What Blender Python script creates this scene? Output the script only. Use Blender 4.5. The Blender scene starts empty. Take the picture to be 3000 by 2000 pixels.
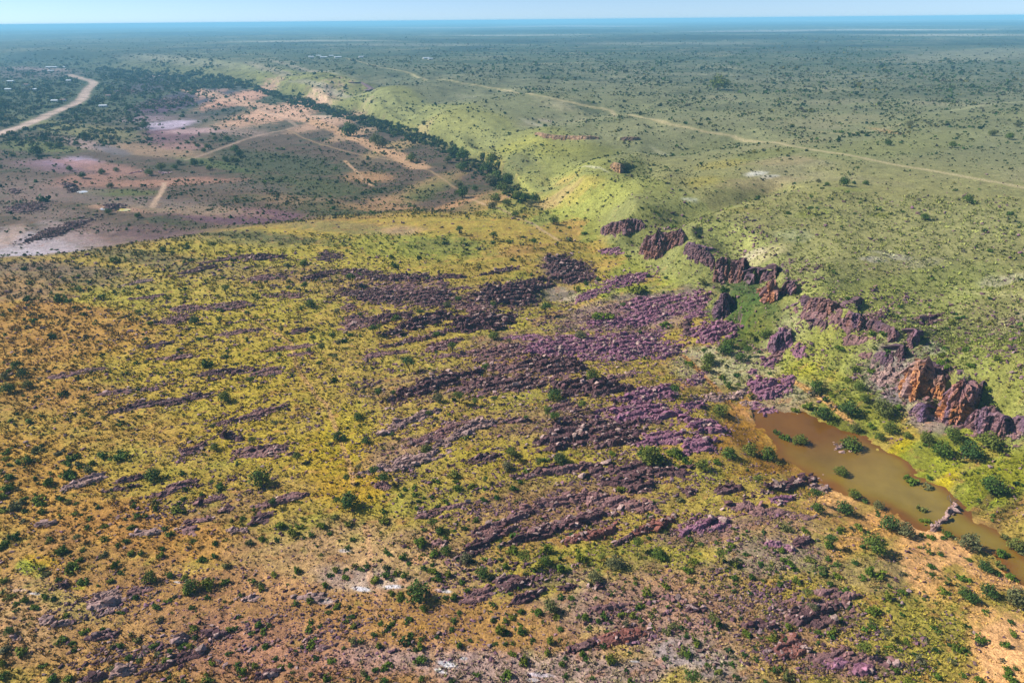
import bpy, bmesh, math, random
import numpy as np
from mathutils import Matrix, Vector

# ------------------------------------------------------------------ camera, sky, sun, exposure
SC = bpy.context.scene
COL = SC.collection
CAM_H, PITCH, ROLL = 120.0, math.radians(25.2), math.radians(0.535)
FOC = 2000.0                                   # focal length in pixels of the 3000 x 2000 photograph
SUN_EL, SUN_DIR = math.radians(40.0), (-0.985, 0.17)
EXPOSURE = 0.66

cp, sp = math.cos(PITCH), math.sin(PITCH)
_R0, _U0, _F = np.array([1.0, 0, 0]), np.array([0, sp, cp]), np.array([0, cp, -sp])
_R = math.cos(ROLL) * _R0 - math.sin(ROLL) * _U0
_U = math.sin(ROLL) * _R0 + math.cos(ROLL) * _U0
cam_data = bpy.data.cameras.new('camera')
cam = bpy.data.objects.new('camera', cam_data)
COL.objects.link(cam)
cam_data.sensor_width = 36.0
cam_data.lens = 36.0 * FOC / 3000.0
cam_data.clip_start, cam_data.clip_end = 1.0, 200000.0
cam.matrix_world = Matrix(((_R[0], _U[0], -_F[0], 0), (_R[1], _U[1], -_F[1], 0), (_R[2], _U[2], -_F[2], CAM_H), (0, 0, 0, 1)))
SC.camera = cam

world = bpy.data.worlds.new('World')
SC.world = world
world.use_nodes = True
wn = world.node_tree
wn.nodes.clear()
w_out = wn.nodes.new('ShaderNodeOutputWorld')
w_bg = wn.nodes.new('ShaderNodeBackground')
w_sky = wn.nodes.new('ShaderNodeTexSky')
w_sky.sky_type = 'NISHITA'
w_sky.sun_disc = False
w_sky.sun_elevation = SUN_EL
w_sky.sun_rotation = math.atan2(SUN_DIR[0], SUN_DIR[1])
w_sky.altitude = 1100
w_sky.air_density, w_sky.dust_density, w_sky.ozone_density = 1.0, 0.3, 3.0
w_bg.inputs['Strength'].default_value = 0.05
w_tint = wn.nodes.new('ShaderNodeMix')
w_tint.data_type = 'RGBA'; w_tint.blend_type = 'MULTIPLY'
w_tint.inputs[0].default_value = 1.0
w_tint.inputs[7].default_value = (1.0, 1.0, 1.0, 1)
wn.links.new(w_sky.outputs[0], w_tint.inputs[6])
# the air is brighter low down, above the dusty plain
w_geo = wn.nodes.new('ShaderNodeTexCoord'); w_sep = wn.nodes.new('ShaderNodeSeparateXYZ'); w_rmp = wn.nodes.new('ShaderNodeValToRGB')
wn.links.new(w_geo.outputs['Generated'], w_sep.inputs[0]); wn.links.new(w_sep.outputs['Z'], w_rmp.inputs[0])
for e_, (p_, v_) in zip([w_rmp.color_ramp.elements[0], w_rmp.color_ramp.elements[1], w_rmp.color_ramp.elements.new(0.06)], [(0.0, (1.08, 1.52, 2.45)), (0.30, (0.66, 0.62, 0.62)), (0.06, (0.9, 1.15, 1.7))]):
    e_.position = p_; e_.color = v_ + (1,)
w_m2 = wn.nodes.new('ShaderNodeMix'); w_m2.data_type = 'RGBA'; w_m2.blend_type = 'MULTIPLY'; w_m2.inputs[0].default_value = 1.0
wn.links.new(w_tint.outputs[2], w_m2.inputs[6]); wn.links.new(w_rmp.outputs[0], w_m2.inputs[7])
wn.links.new(w_m2.outputs[2], w_bg.inputs['Color'])
wn.links.new(w_bg.outputs[0], w_out.inputs['Surface'])

sun_data = bpy.data.lights.new('sun', 'SUN')
sun_data.energy, sun_data.angle, sun_data.color = 5.0, math.radians(0.5), (1.0, 0.95, 0.87)
sun = bpy.data.objects.new('sun', sun_data)
COL.objects.link(sun)
sun.location = (-200, 40, 300)
_sd = Vector((SUN_DIR[0] * math.cos(SUN_EL), SUN_DIR[1] * math.cos(SUN_EL), math.sin(SUN_EL)))
sun.rotation_euler = _sd.to_track_quat('Z', 'Y').to_euler()

SC.view_settings.view_transform = 'Standard'
SC.view_settings.look = 'None'
SC.view_settings.exposure = EXPOSURE
SC.view_settings.gamma = 1.0
SC.render.engine = 'CYCLES'
SC.cycles.max_bounces = 4
SC.cycles.diffuse_bounces = 2
SC.cycles.glossy_bounces = 1
SC.cycles.transmission_bounces = 1
SC.cycles.volume_bounces = 1

# ------------------------------------------------------------------ small helpers
GAIN = 1.42
def lin(c):
    c = np.asarray(c, float) / 255.0
    return np.where(c <= 0.04045, c / 12.92, ((c + 0.055) / 1.055) ** 2.4)
def alb(*c):                                   # sunlit colour of the photograph -> base colour
    return np.clip(lin(c) / GAIN, 0.002, 0.85)

def sstep(a, b, x):
    t = np.clip((x - a) / (b - a), 0, 1)
    return t * t * (3 - 2 * t)

def _hash(ix, iy, seed):
    h = (ix.astype(np.int64) * 374761393 + iy.astype(np.int64) * 668265263 + seed * 974634777) & 0xFFFFFFFF
    h = ((h ^ (h >> 13)) * 1274126177) & 0xFFFFFFFF
    h = ((h ^ (h >> 16)) * 2246822519) & 0xFFFFFFFF
    return ((h ^ (h >> 15)) & 0xFFFFFF).astype(np.float64) / 16777216.0

def perlin(x, y, seed=0):                      # about -0.7 .. 0.7
    x0, y0 = np.floor(x), np.floor(y)
    fx, fy = x - x0, y - y0
    u, v = fx * fx * fx * (fx * (fx * 6 - 15) + 10), fy * fy * fy * (fy * (fy * 6 - 15) + 10)
    def g(i, j):
        a = _hash(x0 + i, y0 + j, seed) * 6.2831853
        return np.cos(a) * (fx - i) + np.sin(a) * (fy - j)
    n00, n10, n01, n11 = g(0, 0), g(1, 0), g(0, 1), g(1, 1)
    return (n00 * (1 - u) + n10 * u) * (1 - v) + (n01 * (1 - u) + n11 * u) * v

def fbm(x, y, octv=4, seed=0, gain=0.5):
    s, a, t = 0.0, 1.0, 0.0
    for k in range(octv):
        s = s + a * perlin(x * 2.03 ** k + 17.3 * k, y * 2.03 ** k - 9.1 * k, seed + k)
        t += a
        a *= gain
    return s / t * 1.6

def worley(x, y, seed=0):                      # nearest distance, second distance, id of the nearest cell
    x0, y0 = np.floor(x), np.floor(y)
    f1 = np.full(x.shape, 9.0); f2 = np.full(x.shape, 9.0); cid = np.zeros(x.shape)
    for i in (-1, 0, 1):
        for j in (-1, 0, 1):
            cx, cy = x0 + i, y0 + j
            px, py = cx + _hash(cx, cy, seed), cy + _hash(cx, cy, seed + 57)
            d = np.hypot(px - x, py - y)
            near = d < f1
            f2 = np.where(near, f1, np.minimum(f2, d))
            cid = np.where(near, _hash(cx, cy, seed + 91), cid)
            f1 = np.where(near, d, f1)
    return f1, f2, cid

def seg_dist(x, y, line):
    d = np.full(x.shape, 1e12)
    for (ax, ay), (bx, by) in zip(line[:-1], line[1:]):
        vx, vy = bx - ax, by - ay
        L = vx * vx + vy * vy + 1e-9
        t = np.clip(((x - ax) * vx + (y - ay) * vy) / L, 0, 1)
        d = np.minimum(d, (x - ax - t * vx) ** 2 + (y - ay - t * vy) ** 2)
    return np.sqrt(d)

def in_poly(x, y, poly):
    c = np.zeros(x.shape, bool)
    n = len(poly)
    for i in range(n):
        (x1, y1), (x2, y2) = poly[i], poly[(i + 1) % n]
        if y1 == y2:
            continue
        c ^= ((y1 > y) != (y2 > y)) & (x < (x2 - x1) * (y - y1) / (y2 - y1) + x1)
    return c

def ray(px, py):
    px, py = np.asarray(px, float), np.asarray(py, float)
    u, v = (px - 1500) / FOC, (py - 1000) / FOC
    return _F + u[..., None] * _R - v[..., None] * _U

def flat(px, py, z=0.0):                       # where a survey sight line meets the level z
    d = ray(px, py)
    t = (z - CAM_H) / np.minimum(d[..., 2], -0.0008)
    return d[..., 0] * t, d[..., 1] * t

def line_at(pts, z=0.0):
    a = np.array(pts, float)
    x, y = flat(a[:, 0], a[:, 1], z)
    return list(zip(x, y))

def mapc(x, y):                                # map-sheet coordinates of the level ground plane
    Y = np.maximum(y, 6.0)
    dz = -CAM_H
    f = Y * _F[1] + dz * _F[2]
    rx = x * _R[0] + y * _R[1] + dz * _R[2]
    ux = x * _U[0] + y * _U[1] + dz * _U[2]
    f = np.maximum(f, 5.0)
    return 1500 + FOC * rx / f, 1000 - FOC * ux / f

# ------------------------------------------------------------------ landform
RIM_Z, FLAT_Z, POND_Z = 19.0, -7.5, -3.0
FOOT = [(3600, 1700), (3150, 1430), (3000, 1330), (2900, 1290), (2800, 1245), (2650, 1190), (2480, 1110), (2330, 1045), (2240, 990), (2180, 950), (2120, 900), (2090, 820),
        (2000, 770), (1900, 730), (1800, 690), (1720, 640), (1620, 600), (1570, 560), (1500, 510), (1420, 460), (1330, 415), (1200, 370),
        (1090, 326), (900, 276), (760, 238), (650, 212), (500, 195), (380, 184), (250, 175), (100, 166), (-200, 160), (-900, 160)]
RIM = [(3600, 1250), (3150, 1130), (2980, 1085), (2880, 1050), (2790, 1060), (2680, 1010), (2640, 960), (2560, 945), (2460, 930), (2400, 900), (2350, 840), (2270, 850), (2230, 800),
       (2190, 745), (2130, 735), (2040, 725), (1960, 690), (1880, 640), (1840, 600), (1800, 560), (1775, 520), (1755, 490), (1735, 460), (1715, 430), (1690, 405), (1640, 390), (1580, 380), (1480, 360), (1400, 330), (1330, 300), (1230, 300),
       (1140, 270), (1060, 245), (960, 230), (860, 215), (760, 208), (640, 196), (520, 184), (400, 174), (250, 165), (100, 157), (-200, 150), (-900, 148)]
CREST = [(-900, 830), (-300, 812), (0, 792), (200, 772), (330, 757), (480, 727), (600, 706), (800, 680), (1000, 655), (1200, 640), (1350, 645), (1450, 640), (1520, 600), (1570, 560)]
RIVER = [(3300, 1760), (3000, 1630), (2850, 1520), (2700, 1410), (2500, 1300), (2350, 1230), (2200, 1180), (2080, 1090), (1980, 1030), (1900, 970), (1800, 930), (1700, 905),
         (1640, 870), (1690, 820), (1750, 775), (1720, 720), (1660, 670), (1600, 620), (1550, 570), (1480, 530), (1400, 470), (1300, 425), (1150, 375), (1000, 330),
         (850, 292), (700, 258), (550, 228), (450, 212)]
POND = [(2200, 1188), (2250, 1190), (2300, 1206), (2360, 1212), (2420, 1232), (2500, 1272), (2580, 1305), (2640, 1345), (2690, 1380), (2740, 1420), (2790, 1462), (2850, 1500), (2920, 1550), (3000, 1612),
        (3120, 1700), (3300, 1850), (3300, 1950), (3120, 1800), (3000, 1700), (2960, 1668), (2900, 1630), (2830, 1592), (2765, 1572), (2692, 1548), (2640, 1524), (2588, 1494), (2530, 1468),
        (2470, 1452), (2420, 1425), (2375, 1388), (2315, 1352), (2255, 1305), (2215, 1245)]
POOL = [(1598, 880), (1612, 868), (1640, 858), (1668, 850), (1690, 854), (1672, 868), (1650, 878), (1622, 886), (1604, 886)]
# spurs (+) and hollows (-) of the scarp: crest line, height, half width in metres
FOLDS = [([(1830, 480), (1740, 515), (1650, 555), (1560, 600)], 7, 30), ([(2150, 435), (1950, 458), (1780, 462), (1640, 478), (1500, 500)], -11, 34), ([(1960, 398), (1800, 398), (1650, 398), (1560, 402), (1450, 430)], 7, 36), ([(1850, 345), (1680, 352), (1540, 372), (1420, 400)], -12, 42),
         ([(1560, 315), (1400, 328), (1290, 350), (1220, 372)], 9, 50), ([(1400, 285), (1250, 302), (1120, 335)], -12, 50), ([(1300, 262), (1130, 283), (1000, 308)], 9, 60), ([(1120, 250), (980, 268), (900, 282)], -12, 70), ([(1000, 230), (880, 246), (800, 256)], 10, 80),
         ([(2260, 590), (2150, 615), (2060, 638), (1960, 668), (1880, 668)], -8, 13), ([(2330, 560), (2200, 600)], -4, 20), ([(2120, 690), (2250, 660), (2400, 640)], 3, 22), ([(3050, 840), (2860, 865), (2720, 900), (2620, 950)], -5, 16), ([(2500, 800), (2420, 850), (2360, 900)], 4, 16), ([(2960, 980), (2830, 1010), (2760, 1060)], -4, 12), ([(1960, 560), (1860, 590), (1800, 640)], 5, 22), ([(2140, 740), (2160, 800), (2160, 870)], -6, 11)]
folds_w = [(line_at(l, 12.0), a, w) for l, a, w in FOLDS]
foot_w, rim_w = line_at(FOOT, -2.0), line_at(RIM, RIM_Z)
crest_w, river_w = line_at(CREST, 2.0), line_at(RIVER, -3.0)
pond_w, pool_w = line_at(POND, POND_Z), line_at(POOL, -3.0)
_far = [(-90000, 30000), (-90000, 200000), (200000, 200000), (200000, 0)]
foot_poly, rim_poly = foot_w + _far, rim_w + _far
back_poly = crest_w + [foot_w[i] for i in range(FOOT.index((1500, 510)), len(FOOT))] + [(-90000, 20000), (-90000, 300)]

# the landform masks, surveyed once on a polar raster around the viewpoint and smoothed
_AZ = np.radians(np.linspace(-88, 88, 1000)); _LR = np.linspace(math.log(8.0), math.log(95000.0), 1300)
def _survey():
    L, A = np.meshgrid(_LR, _AZ, indexing='ij')
    r = np.exp(L).ravel(); x, y = r * np.sin(A).ravel(), r * np.cos(A).ravel()
    wob = 8 * fbm(x / 45, y / 45, 2, 5) * np.clip(r / 300, 0.5, 4)
    xw, yw = x + wob, y + 0.7 * wob
    df, dr = seg_dist(xw, yw, foot_w), seg_dist(xw, yw, rim_w)
    inf, inr = in_poly(xw, yw, foot_poly), in_poly(xw, yw, rim_poly)
    t = np.where(inr, 1.0, np.where(inf, df / (df + dr + 1e-6), 0.0))
    back = in_poly(x, y, back_poly)
    bk = np.where(back, sstep(0, 75, seg_dist(x, y, crest_w)), 0.0)
    driv = seg_dist(x, y, river_w)
    sds = []
    for poly in (pond_w, pool_w):
        d = seg_dist(x, y, poly)
        sds.append(np.where(in_poly(x, y, poly), -d, d))
    fold = 0.0
    for ln, amp, wid in folds_w:
        fold = fold + (0.72 if wid > 25 else 1.0) * amp * np.exp(-(seg_dist(xw, yw, ln) / wid) ** 2)
    sh = L.shape
    t = t.reshape(sh)
    for ax, sg in ((0, 3.6), (1, 8.5)):
        k = np.exp(-0.5 * (np.arange(-int(3 * sg), int(3 * sg) + 1) / sg) ** 2); k /= k.sum()
        pad = len(k) // 2
        p = np.pad(t, [(pad, pad) if a == ax else (0, 0) for a in (0, 1)], mode='edge')
        t = sum(k[i] * (p[i:i + sh[0], :] if ax == 0 else p[:, i:i + sh[1]]) for i in range(len(k)))
    return [t.astype(np.float32)] + [a.reshape(sh).astype(np.float32) for a in (bk, driv, np.where(inr, dr, 0.0), sds[0], sds[1], fold)]
_LAY = np.stack(_survey(), -1)

SCARP = []
def land(x, y):
    """smooth landform height, plus the masks the soil map uses"""
    rng = np.hypot(x, y)
    a = np.clip((np.arctan2(x, y) - _AZ[0]) / (_AZ[1] - _AZ[0]), 0, len(_AZ) - 1.001)
    l = np.clip((np.log(np.maximum(rng, 8.01)) - _LR[0]) / (_LR[1] - _LR[0]), 0, len(_LR) - 1.001)
    ai, li = a.astype(int), l.astype(int)
    fa, fl = (a - ai)[:, None], (l - li)[:, None]
    v = (_LAY[li, ai] * (1 - fa) + _LAY[li, ai + 1] * fa) * (1 - fl) + (_LAY[li + 1, ai] * (1 - fa) + _LAY[li + 1, ai + 1] * fa) * fl
    t, bk, driv, dr, sd1, sd2, fold = v.T.astype(float)
    hill = 3.0 - 5.0 * np.exp(-driv / 38.0) + 1.4 * fbm(x / 38, y / 38, 3, 11)
    hill = hill + 2.5 * np.exp(-((x + 5) / 95) ** 2 - ((y - 205) / 60) ** 2)
    flats = FLAT_Z + 1.6 * fbm(x / 60, y / 60, 3, 21) + 4.0 * sstep(900, 2600, rng) - 1.5 * np.exp(-driv / 40.0)
    low = hill * (1 - bk) + flats * bk
    roll_ = fbm(x / 160, y / 160, 3, 31)
    top = RIM_Z + 6 * sstep(0, 160, dr) + 2.2 * roll_ * sstep(10, 120, dr) + 14 * fbm(x / 2600, y / 2600, 3, 41) * sstep(1500, 5000, rng)
    prof = t * t * (3 - 2 * t)
    prof = prof + 0.05 * np.sin(prof * 11 + 4 * roll_ + 2 * fbm(x / 50, y / 50, 2, 53)) * t * (1 - t) * 4
    z = low * (1 - prof) + top * prof
    far_ = np.clip(rng / 420, 0.6, 3.0)
    spur = perlin(x / (46 * far_) + 3.1, y / (46 * far_), 54) + 0.5 * perlin(x / (19 * far_), y / (19 * far_), 55)
    z = z - 4.0 * np.clip(spur + 0.10, 0, 0.8) * far_ ** 0.7 * sstep(0.25, 0.7, t) * np.exp(-dr / (85 * far_))
    z = z + 2.6 * perlin(x / 120, y / 95, 56) * sstep(0.8, 1, t)
    z = z + fold * sstep(0.05, 0.4, t)
    gul = perlin(x / 26, y / 26, 51)
    z = z - 1.6 * np.clip(gul, 0, 1) * 4 * t * (1 - t) + 0.9 * perlin(x / 11, y / 9, 52) * 4 * t * (1 - t)
    for sd, lev, soft in ((sd1, POND_Z, 13.0), (sd2, -2.6, 2.5)):      # pond and pool hollows
        sd = sd + 4.2 * perlin(x / 10, y / 10, 61) * (soft / 13.0) + 1.3 * perlin(x / 3.1, y / 3.1, 62) * (soft / 13.0)
        w = 1 - sstep(0, soft * 2, sd)
        z = z * (1 - w) + (lev + 0.07 * np.clip(sd, -9, 14)) * w
    for c in SCARP:                                                     # benches of ground held up behind the cliffs
        sel = np.nonzero((x > c['x0']) & (x < c['x1']) & (y > c['y0']) & (y < c['y1']))[0]
        if not len(sel): continue
        xs, ys = x[sel], y[sel]
        best = np.full(len(sel), 1e9); side = np.zeros(len(sel)); topz = np.zeros(len(sel)); over = np.zeros(len(sel))
        L = c['line']
        for i in range(len(L) - 1):
            (ax, ay, at_), (bx, by, bt_) = L[i], L[i + 1]
            vx, vy = bx - ax, by - ay; ll = math.hypot(vx, vy) + 1e-6
            u = ((xs - ax) * vx + (ys - ay) * vy) / (ll * ll); uc = np.clip(u, 0, 1)
            d = np.hypot(xs - ax - uc * vx, ys - ay - uc * vy)
            n = d < best
            sd_ = ((xs - ax) * -vy + (ys - ay) * vx) / ll * c['sgn']
            best = np.where(n, d, best); side = np.where(n, sd_, side); topz = np.where(n, at_ + (bt_ - at_) * uc, topz)
            ov = np.abs(u - uc) * ll
            over = np.where(n, ov, over)
        tgt = topz - 0.9 * np.maximum(over - 1.0, 0) - 0.22 * np.maximum(side - 10, 0) + 0.5 * perlin(xs / 4, ys / 4, 57)
        w = sstep(c['h'] * 0.10 + 0.4, c['h'] * 0.16 + 2.6, side)
        z[sel] = np.where(side > 0, np.maximum(z[sel], z[sel] * (1 - w) + tgt * w), z[sel])
    return z, dict(t=t, back=bk, driv=driv, inr=sstep(0.9, 1.0, t), dr=dr, rng=rng, pond=sd1)

def ground(x, y):
    x, y = np.atleast_1d(np.asarray(x, float)), np.atleast_1d(np.asarray(y, float))
    return land(x, y)[0]

def at(px, py):
    """ground points under sight lines of the survey photograph (arrays)"""
    px, py = np.atleast_1d(np.asarray(px, float)), np.atleast_1d(np.asarray(py, float))
    d = ray(px, py)
    z_hi, z_lo = 45.0, -22.0
    t0 = (CAM_H - z_hi) / np.maximum(-d[:, 2], 0.001)
    t1 = (CAM_H - z_lo) / np.maximum(-d[:, 2], 0.001)
    ks = np.linspace(0, 1, 90)
    T = t0[:, None] + (t1 - t0)[:, None] * ks[None, :]
    gx, gy, gz = T * d[:, 0:1], T * d[:, 1:2], CAM_H + T * d[:, 2:3]
    h = land(gx.ravel(), gy.ravel())[0].reshape(T.shape)
    below = gz <= h
    first = np.where(below.any(1), below.argmax(1), len(ks) - 1)
    lo = T[np.arange(len(px)), np.maximum(first - 1, 0)]
    hi = T[np.arange(len(px)), first]
    for _ in range(9):
        m = (lo + hi) / 2
        hm = land(m * d[:, 0], m * d[:, 1])[0]
        b = CAM_H + m * d[:, 2] <= hm
        hi = np.where(b, m, hi)
        lo = np.where(b, lo, m)
    x, y = hi * d[:, 0], hi * d[:, 1]
    return x, y, land(x, y)[0], hi               # hi is also the depth along the optical axis

# ------------------------------------------------------------------ mesh and material helpers
def mesh_np(name, verts, faces, mat, smooth=False, cols=None, extra=None):
    me = bpy.data.meshes.new(name)
    verts = np.ascontiguousarray(verts, np.float32); faces = np.ascontiguousarray(faces, np.int32)
    n, k = faces.shape
    me.vertices.add(len(verts)); me.vertices.foreach_set('co', verts.ravel())
    me.loops.add(n * k); me.loops.foreach_set('vertex_index', faces.ravel())
    me.polygons.add(n)
    me.polygons.foreach_set('loop_start', np.arange(0, n * k, k, dtype=np.int32))
    try:
        me.polygons.foreach_set('loop_total', np.full(n, k, np.int32))
    except Exception:
        pass
    me.polygons.foreach_set('use_smooth', np.full(n, bool(smooth)))
    if cols is not None:
        a = me.color_attributes.new('tone', 'FLOAT_COLOR', 'POINT')
        c = np.ones((len(verts), 4), np.float32); c[:, :3] = cols
        a.data.foreach_set('color', c.ravel())
    for nm, v in (extra or {}).items():
        a = me.attributes.new(nm, 'FLOAT', 'POINT')
        a.data.foreach_set('value', np.ascontiguousarray(v, np.float32))
    me.update(calc_edges=True)
    if mat is not None:
        me.materials.append(mat)
    return me

def link(name, me, parent=None, **props):
    o = bpy.data.objects.new(name, me)
    COL.objects.link(o)
    if parent is not None:
        o.parent = parent
    for k, v in props.items():
        o[k] = v
    return o

class Nodes:
    def __init__(self, name):
        self.m = bpy.data.materials.new(name)
        self.m.use_nodes = True
        self.t = self.m.node_tree
        self.p = self.t.nodes['Principled BSDF']
    def n(self, kind, **ins):
        nd = self.t.nodes.new('ShaderNode' + kind)
        for k, v in ins.items():
            if k in ('operation', 'data_type', 'blend_type', 'noise_dimensions', 'feature', 'attribute_name', 'voronoi_dimensions', 'clamp'):
                setattr(nd, k, v)
        return nd
    def l(self, a, b):
        self.t.links.new(a, b)
    def math(self, op, a, b=None, clamp=False):
        nd = self.n('Math', operation=op); nd.use_clamp = clamp
        for i, v in enumerate((a, b)):
            if v is None: continue
            if isinstance(v, (int, float)): nd.inputs[i].default_value = v
            else: self.l(v, nd.inputs[i])
        return nd.outputs[0]
    def mix(self, f, a, b, mode='MIX'):
        nd = self.n('Mix', data_type='RGBA', blend_type=mode)
        for i, v in ((0, f), (6, a), (7, b)):
            if isinstance(v, (int, float)): nd.inputs[i].default_value = v
            elif isinstance(v, (tuple, list, np.ndarray)): nd.inputs[i].default_value = tuple(v)[:3] + (1.0,)
            else: self.l(v, nd.inputs[i])
        return nd.outputs[2]
    def noise(self, scale, detail=3, rough=0.55, vec=None):
        nd = self.n('TexNoise'); nd.inputs['Scale'].default_value = scale
        nd.inputs['Detail'].default_value = detail; nd.inputs['Roughness'].default_value = rough
        self.l(vec if vec is not None else self.pos(), nd.inputs['Vector'])
        return nd.outputs[0]
    def pos(self):
        if not hasattr(self, '_pos'):
            g = self.n('TexCoord'); self._pos = g.outputs['Object']
        return self._pos
    def attr(self, name, out='Color'):
        a = self.n('Attribute', attribute_name=name)
        return a.outputs[out]
    def ramp(self, v, stops):
        nd = self.n('ValToRGB'); el = nd.color_ramp.elements
        while len(el) < len(stops): el.new(0.5)
        for e, (p, c) in zip(el, stops):
            e.position = p; e.color = (c, c, c, 1) if isinstance(c, (int, float)) else tuple(c)[:3] + (1,)
        self.l(v, nd.inputs[0])
        return nd.outputs[0]
    def bump(self, h, strength, dist):
        nd = self.n('Bump'); nd.inputs['Strength'].default_value = strength; nd.inputs['Distance'].default_value = dist
        self.l(h, nd.inputs['Height']); self.l(nd.outputs[0], self.p.inputs['Normal'])
    def done(self, color, rough=0.9, spec=0.2):
        if isinstance(color, (tuple, list, np.ndarray)): self.p.inputs['Base Color'].default_value = tuple(color)[:3] + (1,)
        else: self.l(color, self.p.inputs['Base Color'])
        self.p.inputs['Roughness'].default_value = rough
        self.p.inputs['Specular IOR Level'].default_value = spec
        return self.m

# ------------------------------------------------------------------ where the cliffs stand (foot x, foot y, top y in survey pixels)
CLIFFS = []
def CL(pts, name, label, tone=(132, 102, 116), streak=(196, 126, 66), streak_w=0.5, lean=0.16):
    p = np.array(pts, float)
    fx, fy, fz, fd = at(p[:, 0], p[:, 1])
    d = ray(p[:, 0], p[:, 2])
    k = np.hypot(fx, fy) / np.hypot(d[:, 0], d[:, 1])
    hgt = np.clip((CAM_H + k * d[:, 2] - fz) * 1.06 + 0.5, 1.2, 26)
    CLIFFS.append(dict(px=p, fx=fx, fy=fy, fz=fz, fd=fd, h=hgt, name=name, label=label, tone=tone, streak=streak, sw=streak_w, lean=lean))
def c6(*a): return [(2000 + x / 2.24, 650 + y / 2.24, 650 + t / 2.24) for x, y, t in a]
def c2(*a): return [(1000 + x / 2.24, y / 2.24, t / 2.24) for x, y, t in a]
def c5(*a): return [(1000 + x / 2.24, 650 + y / 2.24, 650 + t / 2.24) for x, y, t in a]
def c0(*a): return [(2600 + x / 5.2275, 1000 + y / 5.2275, 1000 + t / 5.2275) for x, y, t in a]
OR = (184, 124, 74)
CL(c0((215, 700, 300), (300, 900, 300), (380, 960, 370), (500, 880, 450), (640, 890, 520), (760, 920, 590), (830, 930, 650)), 'cliff', 'tall orange streaked cliff wall above the grey rubble by the pond', (190, 154, 142), (210, 146, 88), .7)
CL(c0((770, 1130, 690), (830, 1250, 600), (930, 1290, 600), (1050, 1310, 690), (1130, 1290, 700), (1230, 1200, 690), (1310, 1060, 660), (1380, 940, 600)), 'cliff', 'purple buttress with orange foot and deep shaded flank near the pond', (156, 120, 136), (206, 138, 80), .55, .1)
CL(c0((330, 1100, 960), (420, 1180, 960), (520, 1240, 1060), (600, 1230, 1120)), 'cliff', 'low purple rock rib at the foot of the orange cliff', (132, 104, 132), OR, .2)
CL(c6((452, 600, 480), (470, 655, 425), (530, 672, 405), (585, 652, 405), (608, 610, 420), (625, 540, 465)), 'cliff', 'tall orange rock tower beside the green gully', (170, 128, 124), (208, 142, 84), .8, .1)
CL(c6((615, 580, 440), (650, 540, 395), (700, 520, 410), (750, 480, 430)), 'cliff', 'dark broken rock face behind the orange tower', (124, 94, 108), OR, .4)
CL(c6((630, 680, 580), (670, 660, 555), (720, 640, 540), (765, 590, 540)), 'cliff', 'low purple rock face below the dark face beside the orange tower', (130, 100, 122), OR, .3)
CL(c6((196, 370, 265), (235, 395, 245), (275, 390, 250), (297, 375, 280)), 'cliff', 'rounded brown buttress, first of the paired buttresses on the green scarp', (132, 102, 108), OR, .4, .12)
CL(c6((297, 385, 280), (330, 398, 250), (385, 395, 268), (410, 365, 300)), 'cliff', 'second brown buttress of the pair above the green gully', (136, 104, 108), OR, .4, .12)
CL(c6((400, 370, 310), (450, 400, 305), (490, 400, 320), (505, 350, 320)), 'cliff', 'purple rock face adjoining the paired buttresses', (128, 100, 116), OR, .2)
CL(c6((385, 500, 440), (415, 490, 400), (455, 450, 370), (485, 420, 340)), 'cliff', 'slanting dark rock rib running down into the green gully', (120, 92, 106), OR, .15)
CL(c6((198, 610, 460), (235, 640, 490), (280, 645, 520), (318, 620, 530)), 'cliff', 'dark purple rock face below the green gully', (116, 88, 106), OR, .1)
CL(c6((800, 580, 500), (870, 600, 505), (950, 612, 530), (1040, 590, 550)), 'cliff', 'long low brown rock face on the grassy scarp', (130, 98, 100), OR, .35)
CL(c6((1040, 690, 600), (1095, 702, 610), (1150, 722, 640), (1195, 700, 640)), 'cliff', 'small cluster of rock pillars with orange tips on the scarp', (128, 98, 118), OR, .5)
CL(c6((1340, 790, 735), (1370, 800, 715), (1400, 790, 720), (1415, 770, 730)), 'cliff', 'slim brown rock fin beside the steep scree', (134, 100, 108), OR, .3)
CL(c6((1455, 790, 735), (1490, 820, 720), (1525, 810, 722), (1550, 780, 745)), 'cliff', 'stout purple rock fin above the big orange cliff', (134, 98, 112), OR, .2)
CL(c6((1375, 890, 830), (1400, 915, 820), (1440, 910, 825), (1455, 870, 840)), 'cliff', 'dark narrow rock fin at the head of the rubble slope', (96, 72, 84), OR, .2)
CL(c6((1835, 1340, 1270), (1900, 1375, 1230), (1960, 1395, 1265), (2010, 1390, 1260), (2070, 1430, 1310), (2110, 1400, 1330)), 'cliff', 'ragged purple rock rib standing among dark thickets by the pond', (134, 104, 124), OR, .35)
CL(c2((1695, 1530, 1500), (1740, 1545, 1475), (1800, 1545, 1465), (1860, 1540, 1452), (1910, 1535, 1440), (1990, 1510, 1475)), 'cliff', 'broken dark rock wall at the mouth of the scarp valley', (122, 94, 104), OR, .3)
CL(c5((1955, 200, 150), (1985, 240, 95), (2040, 248, 75), (2080, 235, 75), (2120, 200, 85), (2180, 180, 65), (2240, 160, 60)), 'cliff', 'orange flanked rock prow beyond the broken dark rock wall', (126, 96, 104), OR, .45)
CL([(2000, 742, 712), (2030, 752, 720), (2070, 752, 730), (2100, 740, 730)], 'cliff', 'low purple rock rim between the rock prow and paired buttresses', (128, 100, 116), OR, .15)
CL(c2((1268, 885, 868), (1330, 908, 884), (1400, 918, 892), (1500, 920, 896), (1600, 920, 897), (1692, 914, 898)), 'cliff', 'long thin caprock ledge along the far grassy spur', (190, 160, 124), (196, 150, 104), .5)
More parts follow.
